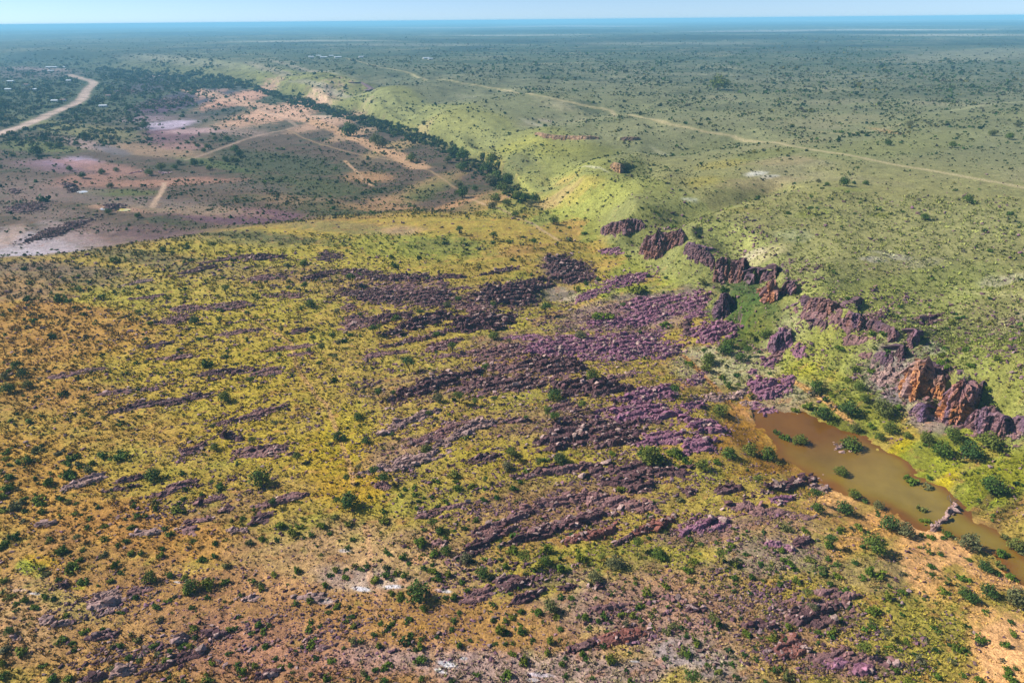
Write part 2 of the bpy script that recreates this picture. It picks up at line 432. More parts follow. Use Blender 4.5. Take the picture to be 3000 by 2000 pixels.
CL(c2((1825, 922, 908), (1870, 926, 905), (1920, 926, 905), (1965, 918, 906)), 'cliff', 'short caprock ledge just past the long thin ledge', (150, 124, 100), (180, 140, 100), .4)
CL(c2((1765, 1098, 1072), (1795, 1128, 1078), (1830, 1140, 1092), (1855, 1130, 1108)), 'cliff', 'small orange rock knob on the rounded grassy spur', (176, 150, 112), (190, 150, 104), .6)
CL(c2((45, 548, 538), (90, 550, 540), (130, 548, 540), (200, 598, 588), (160, 602, 590)), 'cliff', 'faint dark rock ledge on the distant grassy slope', (120, 100, 104), OR, .1)


CL(c6((745, 560, 490), (775, 580, 500), (800, 585, 505)), 'cliff', 'short dark rock step between the orange tower and long brown face', (118, 90, 100), OR, .2)
CL(c6((1190, 705, 650), (1250, 715, 660), (1310, 740, 690), (1345, 770, 715)), 'cliff', 'broken dark rock band between the pillars and the slim fin', (112, 84, 94), OR, .2)
CL(c6((1560, 1010, 960), (1620, 1000, 935), (1680, 1020, 945), (1740, 1040, 975)), 'cliff', 'dark broken crag on the grass above the big orange cliff', (104, 80, 92), OR, .15)
CL(c6((550, 850, 780), (600, 870, 760), (660, 860, 745), (720, 830, 745)), 'cliff', 'purple rock knob at the valley floor below the orange tower', (132, 100, 122), OR, .1)
CL(c6((2130, 1330, 1270), (2180, 1370, 1290), (2240, 1390, 1320)), 'cliff', 'low purple rock rib at the edge of the bright green meadow', (132, 104, 120), OR, .2)
CL(c6((1050, 590, 560), (1120, 560, 520), (1180, 540, 500)), 'cliff', 'small stepped rock face on the slope above the long brown face', (120, 92, 100), OR, .15)
CL(c6((0, 215, 150), (70, 250, 182), (140, 290, 215), (200, 325, 255)), 'cliff', 'slanting dark rock band between the rock prow and the paired buttresses', (112, 84, 94), OR, .15)
CL(c6((505, 400, 330), (550, 412, 318), (598, 402, 300), (615, 372, 290)), 'cliff', 'dark rock face at the top of the green gully', (112, 84, 96), OR, .2)
CL(c6((780, 700, 640), (850, 710, 650), (930, 720, 670)), 'cliff', 'low scattered rock step below the long brown face', (124, 96, 102), OR, .2)
CL(c6((1240, 900, 860), (1300, 930, 870), (1370, 950, 890)), 'cliff', 'low purple rock step on the slope beside the dark narrow fin', (124, 96, 110), OR, .1)
CL(c6((1900, 1130, 1050), (1930, 1180, 1060), (1960, 1150, 1090)), 'cliff', 'dark upright rock fin at the shaded flank of the purple buttress', (92, 70, 84), OR, .1)

def raise_benches():
    for c in CLIFFS:
        fx, fy = c['fx'], c['fy']
        mid = len(fx) // 2
        vx, vy = fx[-1] - fx[0], fy[-1] - fy[0]
        sgn = 1.0 if (-vy * -fx.mean() + vx * -fy.mean()) < 0 else -1.0      # side away from the valley
        SCARP.append(dict(line=[(float(a), float(b), float(z + h * 0.93)) for a, b, z, h in zip(fx, fy, c['fz'], c['h'])], sgn=sgn, h=float(c['h'].mean()),
                          x0=fx.min() - 30, x1=fx.max() + 45, y0=fy.min() - 30, y1=fy.max() + 45))
raise_benches()
# ------------------------------------------------------------------ soil map: (px, py, rx, ry, tilt, colour, strength)
def blob_field(mx, my, blobs, base, warp):
    """base: (N,3) or (N,) ; each blob is an ellipse on the map sheet with a ragged edge"""
    out = base
    bx = np.array([b[0] for b in blobs], float); by = np.array([b[1] for b in blobs], float)
    wx, wy, _, _ = at(bx, by)
    cx, cy = mapc(wx, wy)
    for k, (px, py, rx, ry, tilt, val, st) in enumerate(blobs):
        r = max(rx, ry) * 1.9
        sel = np.nonzero((np.abs(mx - cx[k]) < r) & (np.abs(my - cy[k]) < r))[0]
        if not len(sel): continue
        a = math.radians(tilt); ca, sa = math.cos(a), math.sin(a)
        dx, dy = mx[sel] - cx[k], my[sel] - cy[k]
        d = np.sqrt(((dx * ca - dy * sa) / rx) ** 2 + ((dx * sa + dy * ca) / ry) ** 2) + warp[sel]
        w = st * (1 - sstep(0.55, 1.25, d))
        if out.ndim == 2: out[sel] += (np.asarray(val) - out[sel]) * w[:, None]
        else: out[sel] += (val - out[sel]) * w
    return out

YEL, ORG, GRN, TAN = (178, 156, 52), (186, 134, 66), (138, 158, 50), (176, 146, 104)
PNK, GRY, SAND, WHT = (172, 124, 106), (158, 138, 122), (238, 176, 108), (226, 220, 205)
LIL, PUR, PSOIL, DKG = (178, 158, 166), (108, 82, 92), (192, 150, 128), (84, 92, 62)
SOIL = [
    # orange and yellow of the near hill
    (200, 960, 330, 90, -6, ORG, .75), (60, 1060, 230, 110, -8, ORG, .7), (330, 1230, 300, 90, -12, ORG, .45), (150, 1480, 330, 130, -10, ORG, .55), (420, 1560, 330, 80, -10, (196, 128, 66), .7),
    (90, 1350, 220, 110, -10, (182, 134, 60), .6),
    (1010, 1390, 150, 110, -50, (196, 156, 40), .6), (1020, 1270, 90, 120, -20, (186, 166, 46), .5),
    (700, 950, 300, 120, -8, (182, 164, 56), .5), (520, 830, 420, 60, -5, (176, 160, 70), .5), (260, 870, 260, 40, -6, (170, 164, 60), .5),
    (900, 760, 420, 50, -6, (172, 160, 62), .6), (1200, 720, 260, 45, -4, (150, 152, 60), .7), (60, 830, 190, 60, -5, (158, 120, 84), .7), (150, 900, 180, 22, -5, (184, 128, 66), .6),
    (620, 1110, 350, 110, -8, (184, 160, 52), .6), (760, 1290, 260, 90, -16, (182, 158, 50), .6), (560, 1420, 330, 70, -12, (172, 144, 56), .5),
    (1500, 940, 330, 40, -3, (172, 160, 66), .5), (1300, 1080, 300, 50, -12, (178, 160, 70), .5), (1500, 1330, 300, 60, -8, (176, 158, 52), .6), (1350, 1240, 330, 60, -8, (180, 152, 72), .5),
    (1720, 1230, 260, 60, -8, (166, 146, 72), .4), (1420, 1700, 300, 40, -4, (158, 148, 48), .7), (1800, 1640, 330, 60, 4, (150, 148, 52), .7), (1800, 1430, 330, 90, -5, (160, 140, 66), .5),
    # stony pink and grey slope at the bottom
    (800, 1880, 1000, 190, -4, (170, 114, 76), .75), (300, 1700, 420, 120, -12, (170, 120, 70), .6), (2000, 1860, 500, 160, -8, (170, 128, 100), .5),
    (1150, 1640, 330, 120, -10, (186, 150, 100), .8), (900, 1660, 260, 110, -8, (184, 146, 96), .7), (1060, 1700, 150, 40, -5, (180, 160, 140), .6), (700, 1720, 260, 60, -8, (188, 134, 84), .7),
    (800, 1900, 420, 110, -6, (182, 122, 90), .8), (250, 1850, 300, 140, -6, (178, 138, 78), .8), (60, 1800, 150, 120, 0, (186, 150, 100), .6), (200, 1765, 130, 40, -25, (176, 156, 84), .7),
    (1250, 1830, 420, 110, -4, (180, 130, 70), .7), (1500, 1960, 520, 60, -3, (176, 150, 130), .8), (1900, 1830, 320, 110, -18, (164, 138, 118), .6), (2050, 1920, 160, 60, -14, (166, 150, 136), .8),
    (2000, 1760, 280, 120, -10, (176, 132, 104), .6), (2250, 1620, 180, 60, -5, (160, 140, 118), .7), (2250, 1540, 200, 60, -5, (170, 140, 104), .5),
    (2300, 1900, 260, 90, 0, (178, 140, 84), .6), (2700, 1830, 220, 150, 40, (160, 146, 62), .8), (2550, 1680, 150, 60, 10, (160, 138, 92), .6),
    (2130, 1480, 110, 40, -10, (170, 150, 66), .6), (2080, 1390, 60, 25, 0, (160, 160, 60), .6),
    # sand by the pond
    (2450, 1460, 120, 40, 30, SAND, .7), (2560, 1560, 160, 45, 35, (216, 160, 88), .8), (2700, 1620, 60, 110, -10, SAND, .9), (2720, 1700, 60, 60, 0, SAND, .8), (2800, 1620, 150, 30, 36, SAND, .9), (2930, 1700, 130, 30, 32, SAND, .9),
    (2940, 1900, 100, 150, -20, (240, 178, 112), 1.), (2690, 1570, 120, 40, 35, (234, 172, 104), .8), (2560, 1520, 120, 26, 30, (226, 160, 90), .8), (2880, 1800, 60, 40, 20, SAND, .7), (2820, 1720, 140, 60, 30, (206, 160, 86), .6), (2420, 1490, 60, 30, 30, SAND, .6), (2990, 1990, 80, 60, 0, SAND, .9),
    (2200, 1260, 150, 60, 35, (172, 112, 40), .9), (2290, 1340, 170, 60, 30, (162, 104, 38), .9), (2400, 1380, 120, 50, 25, (150, 104, 34), .8), (2180, 1190, 70, 18, 40, (214, 140, 66), .8), (2060, 1110, 70, 14, 30, (206, 140, 84), .8),
    (2150, 1340, 90, 40, 0, (156, 130, 50), .6), (2300, 1180, 120, 50, 15, (160, 140, 104), .8), (2360, 1130, 90, 30, 20, (168, 160, 110), .7), (2640, 1500, 60, 26, 10, (160, 86, 36), .7),
    (2080, 1080, 130, 60, 5, (186, 172, 120), .8), (2230, 1060, 170, 60, 10, (172, 166, 112), .8), (2060, 1030, 110, 20, 0, (182, 176, 130), .5), (2030, 1120, 60, 12, 30, (214, 150, 96), .6),
    (1720, 910, 60, 22, 25, (206, 182, 110), .7), (1600, 930, 60, 10, 30, (196, 150, 96), .6), (1720, 810, 45, 16, -25, (214, 176, 108), .8), (1640, 868, 70, 26, -10, (176, 160, 130), .8), (1660, 780, 60, 16, -10, (206, 168, 84), .5),
    # bright green along the river and below the scarp
    (2400, 1060, 120, 45, 0, (168, 164, 50), .8), (2330, 1010, 110, 30, 8, (160, 162, 56), .5), (2950, 1400, 160, 70, 20, (128, 156, 40), 1.), (2800, 1320, 180, 50, 25, (142, 154, 40), .8), (2550, 1180, 140, 60, 15, (120, 140, 44), .7), (2480, 1240, 100, 40, 20, (110, 130, 44), .5),
    (2630, 1330, 60, 30, 40, (182, 164, 34), .9), (2760, 1420, 60, 26, 40, (190, 170, 36), .8), (2880, 1480, 60, 16, 40, (128, 98, 50), .8), (2940, 1510, 100, 26, 40, (116, 92, 44), .7),
    (2180, 850, 60, 90, -15, (70, 104, 40), .9), (2125, 915, 36, 44, 0, (86, 110, 46), .9), (2098, 885, 34, 44, 0, (96, 118, 50), .9), (2560, 1200, 200, 50, 26, (104, 134, 42), .7), (2740, 1300, 160, 40, 26, (112, 138, 40), .7), (2500, 1160, 120, 40, 10, (110, 138, 44), .6), (2220, 960, 80, 40, 10, (84, 116, 40), .9), (2170, 790, 40, 30, 0, (84, 116, 44), .8), (1980, 860, 120, 60, 10, (150, 166, 60), .5), (1900, 740, 130, 40, 25, (132, 158, 60), .7),
    (1850, 705, 90, 26, 10, (112, 128, 50), .7), (1640, 620, 120, 30, 20, (138, 162, 74), .7), (1750, 660, 60, 26, 30, (126, 160, 60), .8), (1520, 600, 120, 30, 20, (150, 160, 80), .5), (1560, 850, 90, 30, -30, (150, 160, 56), .5), (1800, 850, 120, 30, -5, (146, 164, 54), .6),
    (2480, 1100, 60, 24, 0, (150, 156, 60), .5),
    # scarp slopes
    (2700, 880, 260, 70, 15, (154, 168, 72), .6), (2850, 1040, 180, 70, 10, (148, 158, 60), .7), (2600, 1030, 130, 60, 10, (150, 150, 74), .6), (2380, 860, 90, 30, -15, (158, 168, 74), .7), (2550, 860, 130, 30, 10, (158, 176, 70), .7), (2920, 1180, 120, 80, 30, (160, 156, 60), .7),
    (1700, 560, 130, 24, -12, (186, 168, 62), .9), (1640, 530, 90, 22, -15, (196, 168, 74), .8), (1560, 540, 90, 30, 0, (160, 168, 84), .6), (1850, 540, 130, 26, -8, (148, 156, 62), .7), (1740, 480, 150, 26, -25, (146, 160, 62), .7), (1860, 500, 40, 40, 10, (100, 116, 46), .7),
    (1560, 430, 110, 18, -10, (176, 172, 62), .8), (1700, 440, 160, 18, -5, (140, 140, 56), .7), (1520, 470, 60, 26, 10, (114, 122, 70), .7), (1400, 380, 120, 22, -10, (150, 152, 88), .6), (1200, 320, 160, 24, -10, (152, 154, 86), .7), (1330, 350, 90, 16, -15, (166, 164, 84), .7), (1130, 290, 110, 14, -14, (150, 154, 88), .7),
    (1450, 585, 60, 14, 10, (190, 150, 100), .6), (1620, 590, 80, 14, 0, (186, 150, 110), .5), (1780, 590, 160, 18, -6, (164, 178, 70), .6), (2000, 600, 160, 26, -15, (150, 166, 74), .6), (2060, 640, 140, 14, -26, (108, 116, 50), .8), (2180, 615, 80, 10, -12, (140, 128, 50), .6),
    (2150, 700, 110, 20, -18, (176, 184, 90), .7),
    # plateau
    (2700, 700, 420, 90, 5, (164, 160, 96), .5), (2500, 620, 320, 40, 3, (158, 156, 92), .4), (2900, 640, 240, 60, 0, (160, 158, 90), .4), (2215, 508, 36, 6, 6, WHT, .85), (2255, 517, 34, 4, 8, WHT, .75), (2620, 750, 60, 10, -6, (190, 180, 150), .8), (2560, 760, 40, 8, 0, (196, 184, 160), .8), (2700, 770, 70, 12, 10, (182, 172, 130), .6),
    (2330, 690, 60, 20, -5, (176, 176, 120), .7), (2950, 820, 80, 20, 8, (196, 184, 150), .7), (2960, 950, 70, 30, 25, (182, 164, 124), .7), (2250, 740, 70, 16, 10, (206, 190, 130), .7), (2200, 748, 40, 10, 0, (220, 200, 160), .7), (2740, 1020, 40, 14, -20, (180, 170, 150), .6), (2900, 860, 140, 12, -18, (184, 176, 112), .5),
    (2480, 555, 60, 8, 2, (134, 160, 58), .8), (2380, 625, 60, 8, 6, (140, 166, 58), .7), (2580, 630, 30, 5, 2, (130, 164, 50), .8), (2250, 450, 120, 22, 10, (126, 140, 64), .7), (2060, 440, 110, 16, 10, (120, 132, 70), .6), (2120, 480, 80, 16, 5, (178, 160, 60), .5), (2060, 530, 60, 14, 4, (180, 164, 58), .6), (2230, 540, 130, 12, 5, (186, 160, 112), .5), (2300, 470, 120, 14, 4, (176, 152, 104), .5),
    (2650, 420, 260, 40, 8, (140, 154, 78), .6), (2800, 360, 300, 40, 4, (134, 150, 84), .5), (2600, 385, 60, 8, -14, (202, 150, 92), .5), (2440, 355, 200, 20, 3, (162, 152, 108), .5), (2900, 160, 300, 22, 2, (146, 172, 120), .8), (2750, 175, 240, 16, 2, (146, 170, 120), .6), (2300, 420, 140, 20, 6, (160, 150, 100), .6),
    (1560, 362, 40, 4, -10, (190, 180, 150), .5), (1600, 355, 24, 3, -4, (200, 180, 160), .5), (1940, 450, 40, 4, -18, (196, 190, 150), .4), (1740, 490, 50, 4, -25, (206, 196, 156), .7),
    (2020, 585, 26, 5, 0, (196, 196, 170), .7), (1990, 350, 300, 24, 6, (148, 146, 102), .5), (1720, 315, 60, 12, -8, (74, 88, 56), .7), (2080, 320, 60, 8, 3, (84, 96, 60), .6),
    # rocky ground among the outcrops
    (1850, 925, 250, 60, 8, (134, 100, 112), .7), (1560, 1000, 200, 40, 2, (132, 100, 92), .6), (1620, 1480, 330, 70, 8, (150, 110, 84), .6), (1320, 1120, 300, 50, 8, (146, 112, 86), .5), (1160, 1330, 130, 40, 20, (156, 124, 98), .6), (1680, 1240, 260, 60, 4, (136, 104, 88), .5), (1480, 870, 160, 40, 5, (112, 84, 84), .6), (1650, 790, 80, 40, -10, (116, 88, 92), .6), (1150, 850, 220, 40, 0, (138, 108, 80), .5), (2080, 1560, 160, 40, 8, (142, 106, 98), .6), (2390, 1800, 140, 50, 0, (124, 98, 80), .6), (2500, 1950, 160, 40, 0, (146, 108, 96), .6), (2300, 1870, 120, 40, 0, (150, 108, 86), .5), (2620, 1120, 90, 40, -20, (150, 126, 130), .8), (2720, 1230, 80, 30, -18, (150, 126, 118), .7), (1830, 1860, 120, 30, 10, (158, 100, 80), .6), (660, 1490, 160, 40, 12, (150, 114, 78), .5), (820, 800, 300, 30, 0, (140, 116, 78), .4),
    # white calcrete on the near slope
    (1060, 1725, 34, 8, -8, WHT, .95), (1150, 1718, 30, 6, -3, WHT, .85), (1300, 1730, 26, 6, -6, WHT, .8), (1010, 1612, 20, 6, 0, WHT, .6), (1310, 1945, 30, 10, -12, WHT, .9), (1290, 1965, 24, 6, -16, WHT, .8), (1360, 1928, 12, 5, 0, WHT, .8), (1580, 1975, 40, 6, -5, (214, 200, 190), .8), (1860, 1936, 16, 3, -3, WHT, .8), (940, 1755, 34, 9, -10, (210, 190, 170), .8), (100, 1738, 18, 4, -4, WHT, .8), (60, 1728, 26, 5, -4, (200, 170, 140), .8), (520, 1705, 16, 4, -3, WHT, .7), (1560, 1990, 16, 5, 0, WHT, .6),
    (1240, 1830, 60, 14, -8, (196, 140, 60), .4), (90, 1660, 46, 26, -10, (160, 172, 60), .9), (230, 1720, 26, 8, 0, (172, 166, 46), .7), (120, 1640, 60, 16, -14, (196, 160, 46), .7),
    (150, 800, 260, 30, -6, (128, 112, 78), .7), (420, 762, 200, 18, -10, (116, 110, 70), .7), (700, 705, 220, 16, -4, (124, 118, 70), .6), (1000, 665, 200, 20, -4, (130, 120, 74), .6), (60, 860, 130, 26, 0, (150, 122, 84), .6),
    (120, 780, 300, 22, -5, (120, 100, 84), .6), (420, 742, 260, 14, -9, (112, 104, 70), .6), (720, 690, 240, 12, -4, (112, 112, 66), .6),
    # quarry flats and the valley on the far side
    (100, 720, 170, 44, -6, (196, 180, 182), .95), (60, 742, 120, 24, 0, (204, 192, 196), .9), (220, 690, 120, 26, -18, (182, 160, 156), .85), (330, 690, 160, 34, -10, (156, 128, 122), .6), (30, 690, 60, 24, 30, (190, 164, 150), .8), (480, 690, 160, 34, -8, (118, 92, 92), .8), (700, 640, 240, 22, -5, (128, 88, 102), .85), (780, 625, 120, 12, -4, (146, 96, 112), .8),
    (520, 610, 260, 18, -4, (172, 148, 120), .8), (900, 590, 180, 20, -6, (178, 146, 108), .5), (820, 480, 240, 34, -6, DKG, .85), (900, 545, 220, 30, -6, (88, 96, 60), .85), (680, 540, 200, 22, -4, (118, 104, 92), .8), (1000, 620, 160, 26, -8, (86, 92, 56), .7), (760, 690, 200, 18, -6, (92, 92, 58), .6),
    (420, 590, 220, 18, -2, (136, 118, 110), .7), (470, 535, 230, 12, 2, (196, 142, 120), .85), (250, 530, 130, 20, 8, (190, 138, 120), .8), (340, 565, 140, 10, 0, (112, 122, 62), .7), (200, 570, 130, 20, 4, (146, 124, 116), .6), (90, 560, 130, 40, 0, (150, 126, 116), .7), (100, 620, 160, 20, -4, (142, 122, 112), .7), (340, 612, 100, 8, -4, (198, 156, 130), .8), (620, 480, 140, 12, -10, (98, 122, 62), .6),
    (190, 475, 90, 13, 0, (170, 150, 172), .9), (240, 470, 60, 12, -4, (196, 180, 206), .6), (170, 485, 150, 20, -4, (160, 124, 134), .6), (300, 490, 150, 16, -8, (190, 140, 126), .7), (420, 440, 200, 18, -4, (184, 152, 122), .8), (260, 425, 90, 14, -10, (186, 158, 150), .8), (330, 440, 60, 12, -10, (112, 110, 118), .7), (500, 400, 90, 22, 6, (150, 104, 112), .8), (470, 385, 60, 10, 8, (128, 74, 96), .7), (530, 430, 80, 12, 0, (186, 144, 136), .7),
    (500, 365, 90, 13, 6, (216, 196, 214), .95), (600, 382, 140, 9, 3, (206, 172, 170), .9), (430, 348, 80, 9, 4, (190, 160, 172), .85), (690, 365, 120, 20, -2, (138, 128, 106), .7), (720, 390, 90, 10, -2, (176, 150, 136), .7), (520, 345, 160, 9, 2, (134, 112, 110), .6),
    (560, 290, 170, 26, 10, (92, 84, 104), .9), (480, 310, 90, 22, 10, (112, 78, 102), .85), (440, 250, 90, 22, 6, (98, 84, 104), .7), (640, 320, 90, 16, 6, (86, 88, 84), .7),
    (820, 330, 190, 24, 12, (240, 192, 160), 1.), (700, 288, 130, 17, 14, (232, 178, 150), 1.), (960, 360, 120, 16, 12, (222, 180, 150), .9), (930, 345, 70, 8, 2, (234, 204, 176), .9), (620, 275, 70, 9, 16, (200, 160, 140), .7), (1030, 395, 90, 14, 16, (214, 176, 140), .8), (1160, 430, 120, 16, 18, (204, 172, 120), .7), (1080, 520, 80, 16, 0, (206, 160, 116), .7), (1150, 590, 80, 14, 0, (204, 160, 120), .7), (1130, 610, 130, 12, -2, (202, 158, 112), .6), (1330, 600, 90, 12, 15, (208, 158, 112), .7), (1260, 540, 130, 18, 20, (192, 164, 110), .6), (1100, 470, 100, 16, 6, (134, 118, 92), .5), (1180, 675, 70, 14, 0, (196, 156, 120), .5),
    (1300, 720, 130, 26, 0, (98, 132, 56), .6), (1250, 560, 90, 20, 20, (112, 124, 60), .5),
    (460, 222, 36, 3.5, 0, (214, 184, 176), 1.), (100, 215, 160, 16, 0, (150, 124, 128), .5), (150, 205, 60, 6, 0, (196, 166, 160), .6), (60, 200, 60, 5, 0, (190, 160, 160), .6),
    (150, 370, 130, 18, -12, (150, 150, 96), .6), (300, 390, 130, 20, -6, (160, 152, 100), .6), (110, 430, 130, 16, -4, (124, 142, 66), .5),
    (420, 165, 130, 9, -4, (160, 160, 140), .5), (540, 178, 150, 7, -6, (176, 170, 140), .7), (700, 190, 130, 7, -8, (160, 160, 120), .5), (800, 205, 90, 6, -12, (184, 168, 140), .7), (880, 200, 120, 4, -14, (190, 170, 150), .6), (960, 262, 130, 5, -10, (186, 172, 150), .6),
    (200, 165, 220, 10, 0, (60, 82, 60), .7), (1000, 165, 160, 8, 0, (70, 92, 66), .7), (880, 176, 60, 5, -8, (56, 82, 66), .7),
]
# far bands of dark bush and pale grass towards the horizon (x m, y m, half width, half depth)
BANDS = [(2500, 96, 500, 4.5, 0, (22, 30, 33), .9), (2800, 70, 300, 6, 0, (18, 26, 30), .9), (2300, 72, 300, 5, 0, (24, 31, 33), .8), (1600, 90, 330, 6, 0, (25, 38, 33), .7), (2100, 110, 330, 10, 0, (29, 41, 33), .7), (1500, 120, 400, 10, 0, (35, 48, 35), .5),
         (2600, 88, 420, 3, 0, (228, 213, 195), .8), (2750, 103, 300, 5, 0, (221, 208, 182), .7), (2200, 92, 200, 3, 0, (213, 195, 189), .7), (1900, 58, 300, 4, 0, (221, 195, 208), .6), (1500, 104, 260, 3, 0, (221, 208, 182), .7), (1300, 82, 300, 2, 0, (208, 202, 195), .7), (900, 120, 250, 3, 0, (221, 213, 195), .6),
         (600, 100, 350, 5, 0, (33, 46, 38), .6), (900, 88, 250, 4, 0, (26, 40, 38), .6), (300, 120, 300, 5, 0, (120, 130, 110), .6), (700, 140, 300, 5, 0, (52, 61, 49), .5), (2900, 130, 160, 6, 0, (25, 36, 33), .6), (2200, 150, 300, 12, 0, (44, 55, 41), .4), (200, 72, 300, 3, 0, (210, 200, 200), .6), (250, 84, 200, 2.5, 0, (30, 46, 46), .7), (600, 78, 260, 2.5, 0, (216, 206, 206), .6), (1000, 70, 300, 2.5, 0, (30, 44, 46), .6), (1400, 66, 300, 2, 0, (30, 44, 46), .8), (1700, 78, 260, 3, 0, (220, 204, 200), .7), (2450, 62, 400, 3, 0, (216, 204, 206), .8), (2950, 58, 300, 2.5, 0, (210, 196, 200), .7), (2200, 66, 200, 2, 0, (24, 36, 40), .8), (2700, 54, 400, 2, 0, (26, 38, 44), .8), (1950, 128, 300, 5, 0, (176, 170, 150), .5), (1200, 132, 260, 4, 0, (180, 176, 156), .5), (2350, 135, 300, 5, 0, (40, 58, 44), .6), (1650, 150, 300, 6, 0, (44, 66, 46), .5), (2050, 170, 260, 6, 0, (52, 74, 48), .5), (1400, 180, 260, 6, 0, (50, 74, 48), .5), (2500, 190, 260, 8, 0, (56, 78, 50), .5), (2400, 230, 300, 10, 2, (150, 146, 116), .4), (1900, 215, 260, 8, -2, (150, 148, 116), .4), (2700, 270, 300, 12, 2, (90, 104, 70), .5), (2100, 270, 200, 10, 2, (84, 100, 66), .5), (1750, 235, 160, 6, -4, (60, 84, 56), .5), (2450, 300, 160, 10, 2, (156, 146, 112), .5)]

ROAD = [(1012, 170), (1060, 183), (1130, 200), (1200, 214), (1290, 233), (1350, 243), (1400, 250), (1480, 264), (1560, 278), (1640, 294), (1700, 307), (1790, 324), (1880, 345), (1960, 364), (2060, 385), (2150, 400), (2260, 417), (2310, 427), (2400, 442), (2560, 470), (2700, 495), (2850, 522), (3000, 550), (3300, 605)]
TRACK = [(-120, 420), (0, 392), (60, 372), (110, 352), (170, 325), (220, 305), (242, 288), (250, 270), (262, 255), (274, 248), (276, 243), (262, 236), (235, 230), (215, 223), (205, 219)]
TRACK_B = [(545, 468), (600, 452), (660, 430), (720, 408), (790, 390), (840, 380), (870, 370), (850, 355), (800, 335), (760, 320)]
TRACK_C = [(482, 535), (478, 550), (472, 565), (460, 580), (446, 607)]
TRACK_D = [(1010, 470), (1060, 520), (1090, 545)]
TRACK_E = [(840, 380), (930, 420), (1040, 450), (1180, 475), (1260, 500), (1350, 560), (1420, 600), (1500, 630), (1560, 655), (1640, 705)]
TRACK_F = [(2680, 1540), (2740, 1570), (2800, 1625), (2870, 1680), (2940, 1705), (3040, 1730)]
TRACK_G = [(2330, 1120), (2400, 1160), (2450, 1200), (2500, 1240)]
TRACK_H = [(2000, 1040), (2060, 1100), (2110, 1150), (2160, 1200), (2200, 1220)]
TRACK_I = [(2360, 380), (2480, 395), (2580, 380), (2640, 362)]
TRACK_J = [(2780, 325), (2860, 312), (2940, 303), (3000, 298)]

def sheet():
    rows = [12.0]
    while rows[-1] < 60000:
        r = rows[-1]
        px = (r * r + CAM_H ** 2) / (CAM_H * 683.0)          # ground depth of a pixel row
        rows.append(r + (6.0 if r < 66 else max(0.16, min(0.62 * px, 0.011 * r, 900.0))))
    rows = np.array(rows)
    az = np.concatenate([np.linspace(-72, -49, 70)[:-1], np.linspace(-49, 49, 1150), np.linspace(49, 72, 70)[1:]])
    az = np.radians(az)
    Rr, A = np.meshgrid(rows, az, indexing='ij')
    return (Rr * np.sin(A)), (Rr * np.cos(A)), len(rows), len(az)

gX, gY, nr, nc = sheet()
X, Y = gX.ravel(), gY.ravel()
Z, M = land(X, Y)
mx, my = mapc(X, Y)
rng = M['rng']
# strata frame: along the ledges (s) and across them (c)
sa_, ca_ = math.sin(math.radians(24)), math.cos(math.radians(24))
S_, C_ = X * ca_ + Y * sa_, -X * sa_ + Y * ca_
n_big = fbm(S_ / 60, C_ / 22, 4, 71)
n_mid = fbm(S_ / 14, C_ / 5, 4, 72)
n_iso = fbm(X / 9, Y / 9, 4, 73)
n_far = fbm(X / 420, Y / 420, 5, 74, 0.6)
n_fine = fbm(X / 2.2, Y / 2.2, 3, 75)
base = np.empty((len(X), 3)); base[:] = lin((172, 148, 66))
def blend(col, w):
    base[:] += (lin(col) - base) * np.clip(w, 0, 1)[:, None]
blend((162, 118, 70), 0.55 * sstep(0.0, 0.6, n_big) * (1 - M['back']))
blend((150, 150, 58), 0.5 * sstep(0.05, 0.6, -n_big) * (1 - M['back']))
blend((112, 94, 80), M['back'])
blend((70, 80, 52), M['back'] * sstep(0.0, 0.5, n_big) * 0.75)
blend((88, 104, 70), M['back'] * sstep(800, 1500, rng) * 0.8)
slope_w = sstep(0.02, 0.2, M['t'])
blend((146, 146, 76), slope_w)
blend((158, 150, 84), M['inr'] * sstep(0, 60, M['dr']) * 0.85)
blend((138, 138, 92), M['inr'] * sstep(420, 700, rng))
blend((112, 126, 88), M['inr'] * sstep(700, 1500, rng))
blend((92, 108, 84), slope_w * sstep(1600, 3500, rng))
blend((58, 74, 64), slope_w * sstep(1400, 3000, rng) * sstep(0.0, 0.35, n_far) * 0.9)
n_far2 = fbm(X / 130, Y / 130, 4, 78, 0.6)
blend((84, 96, 66), M['inr'] * sstep(330, 600, rng) * sstep(0.05, 0.5, n_far2) * 0.5)
blend((170, 156, 122), M['inr'] * sstep(330, 600, rng) * sstep(0.1, 0.5, -n_far2) * 0.55)
blend((156, 150, 120), slope_w * sstep(1400, 3000, rng) * sstep(0.12, 0.5, -n_far) * 0.7)
warp = 0.42 * n_mid + 0.30 * n_iso + 0.12 * n_fine
for part in (SOIL, BANDS):
    base = blob_field(mx, my, [(a, b, c, d, e, lin(f), g) for a, b, c, d, e, f, g in part], base, warp)
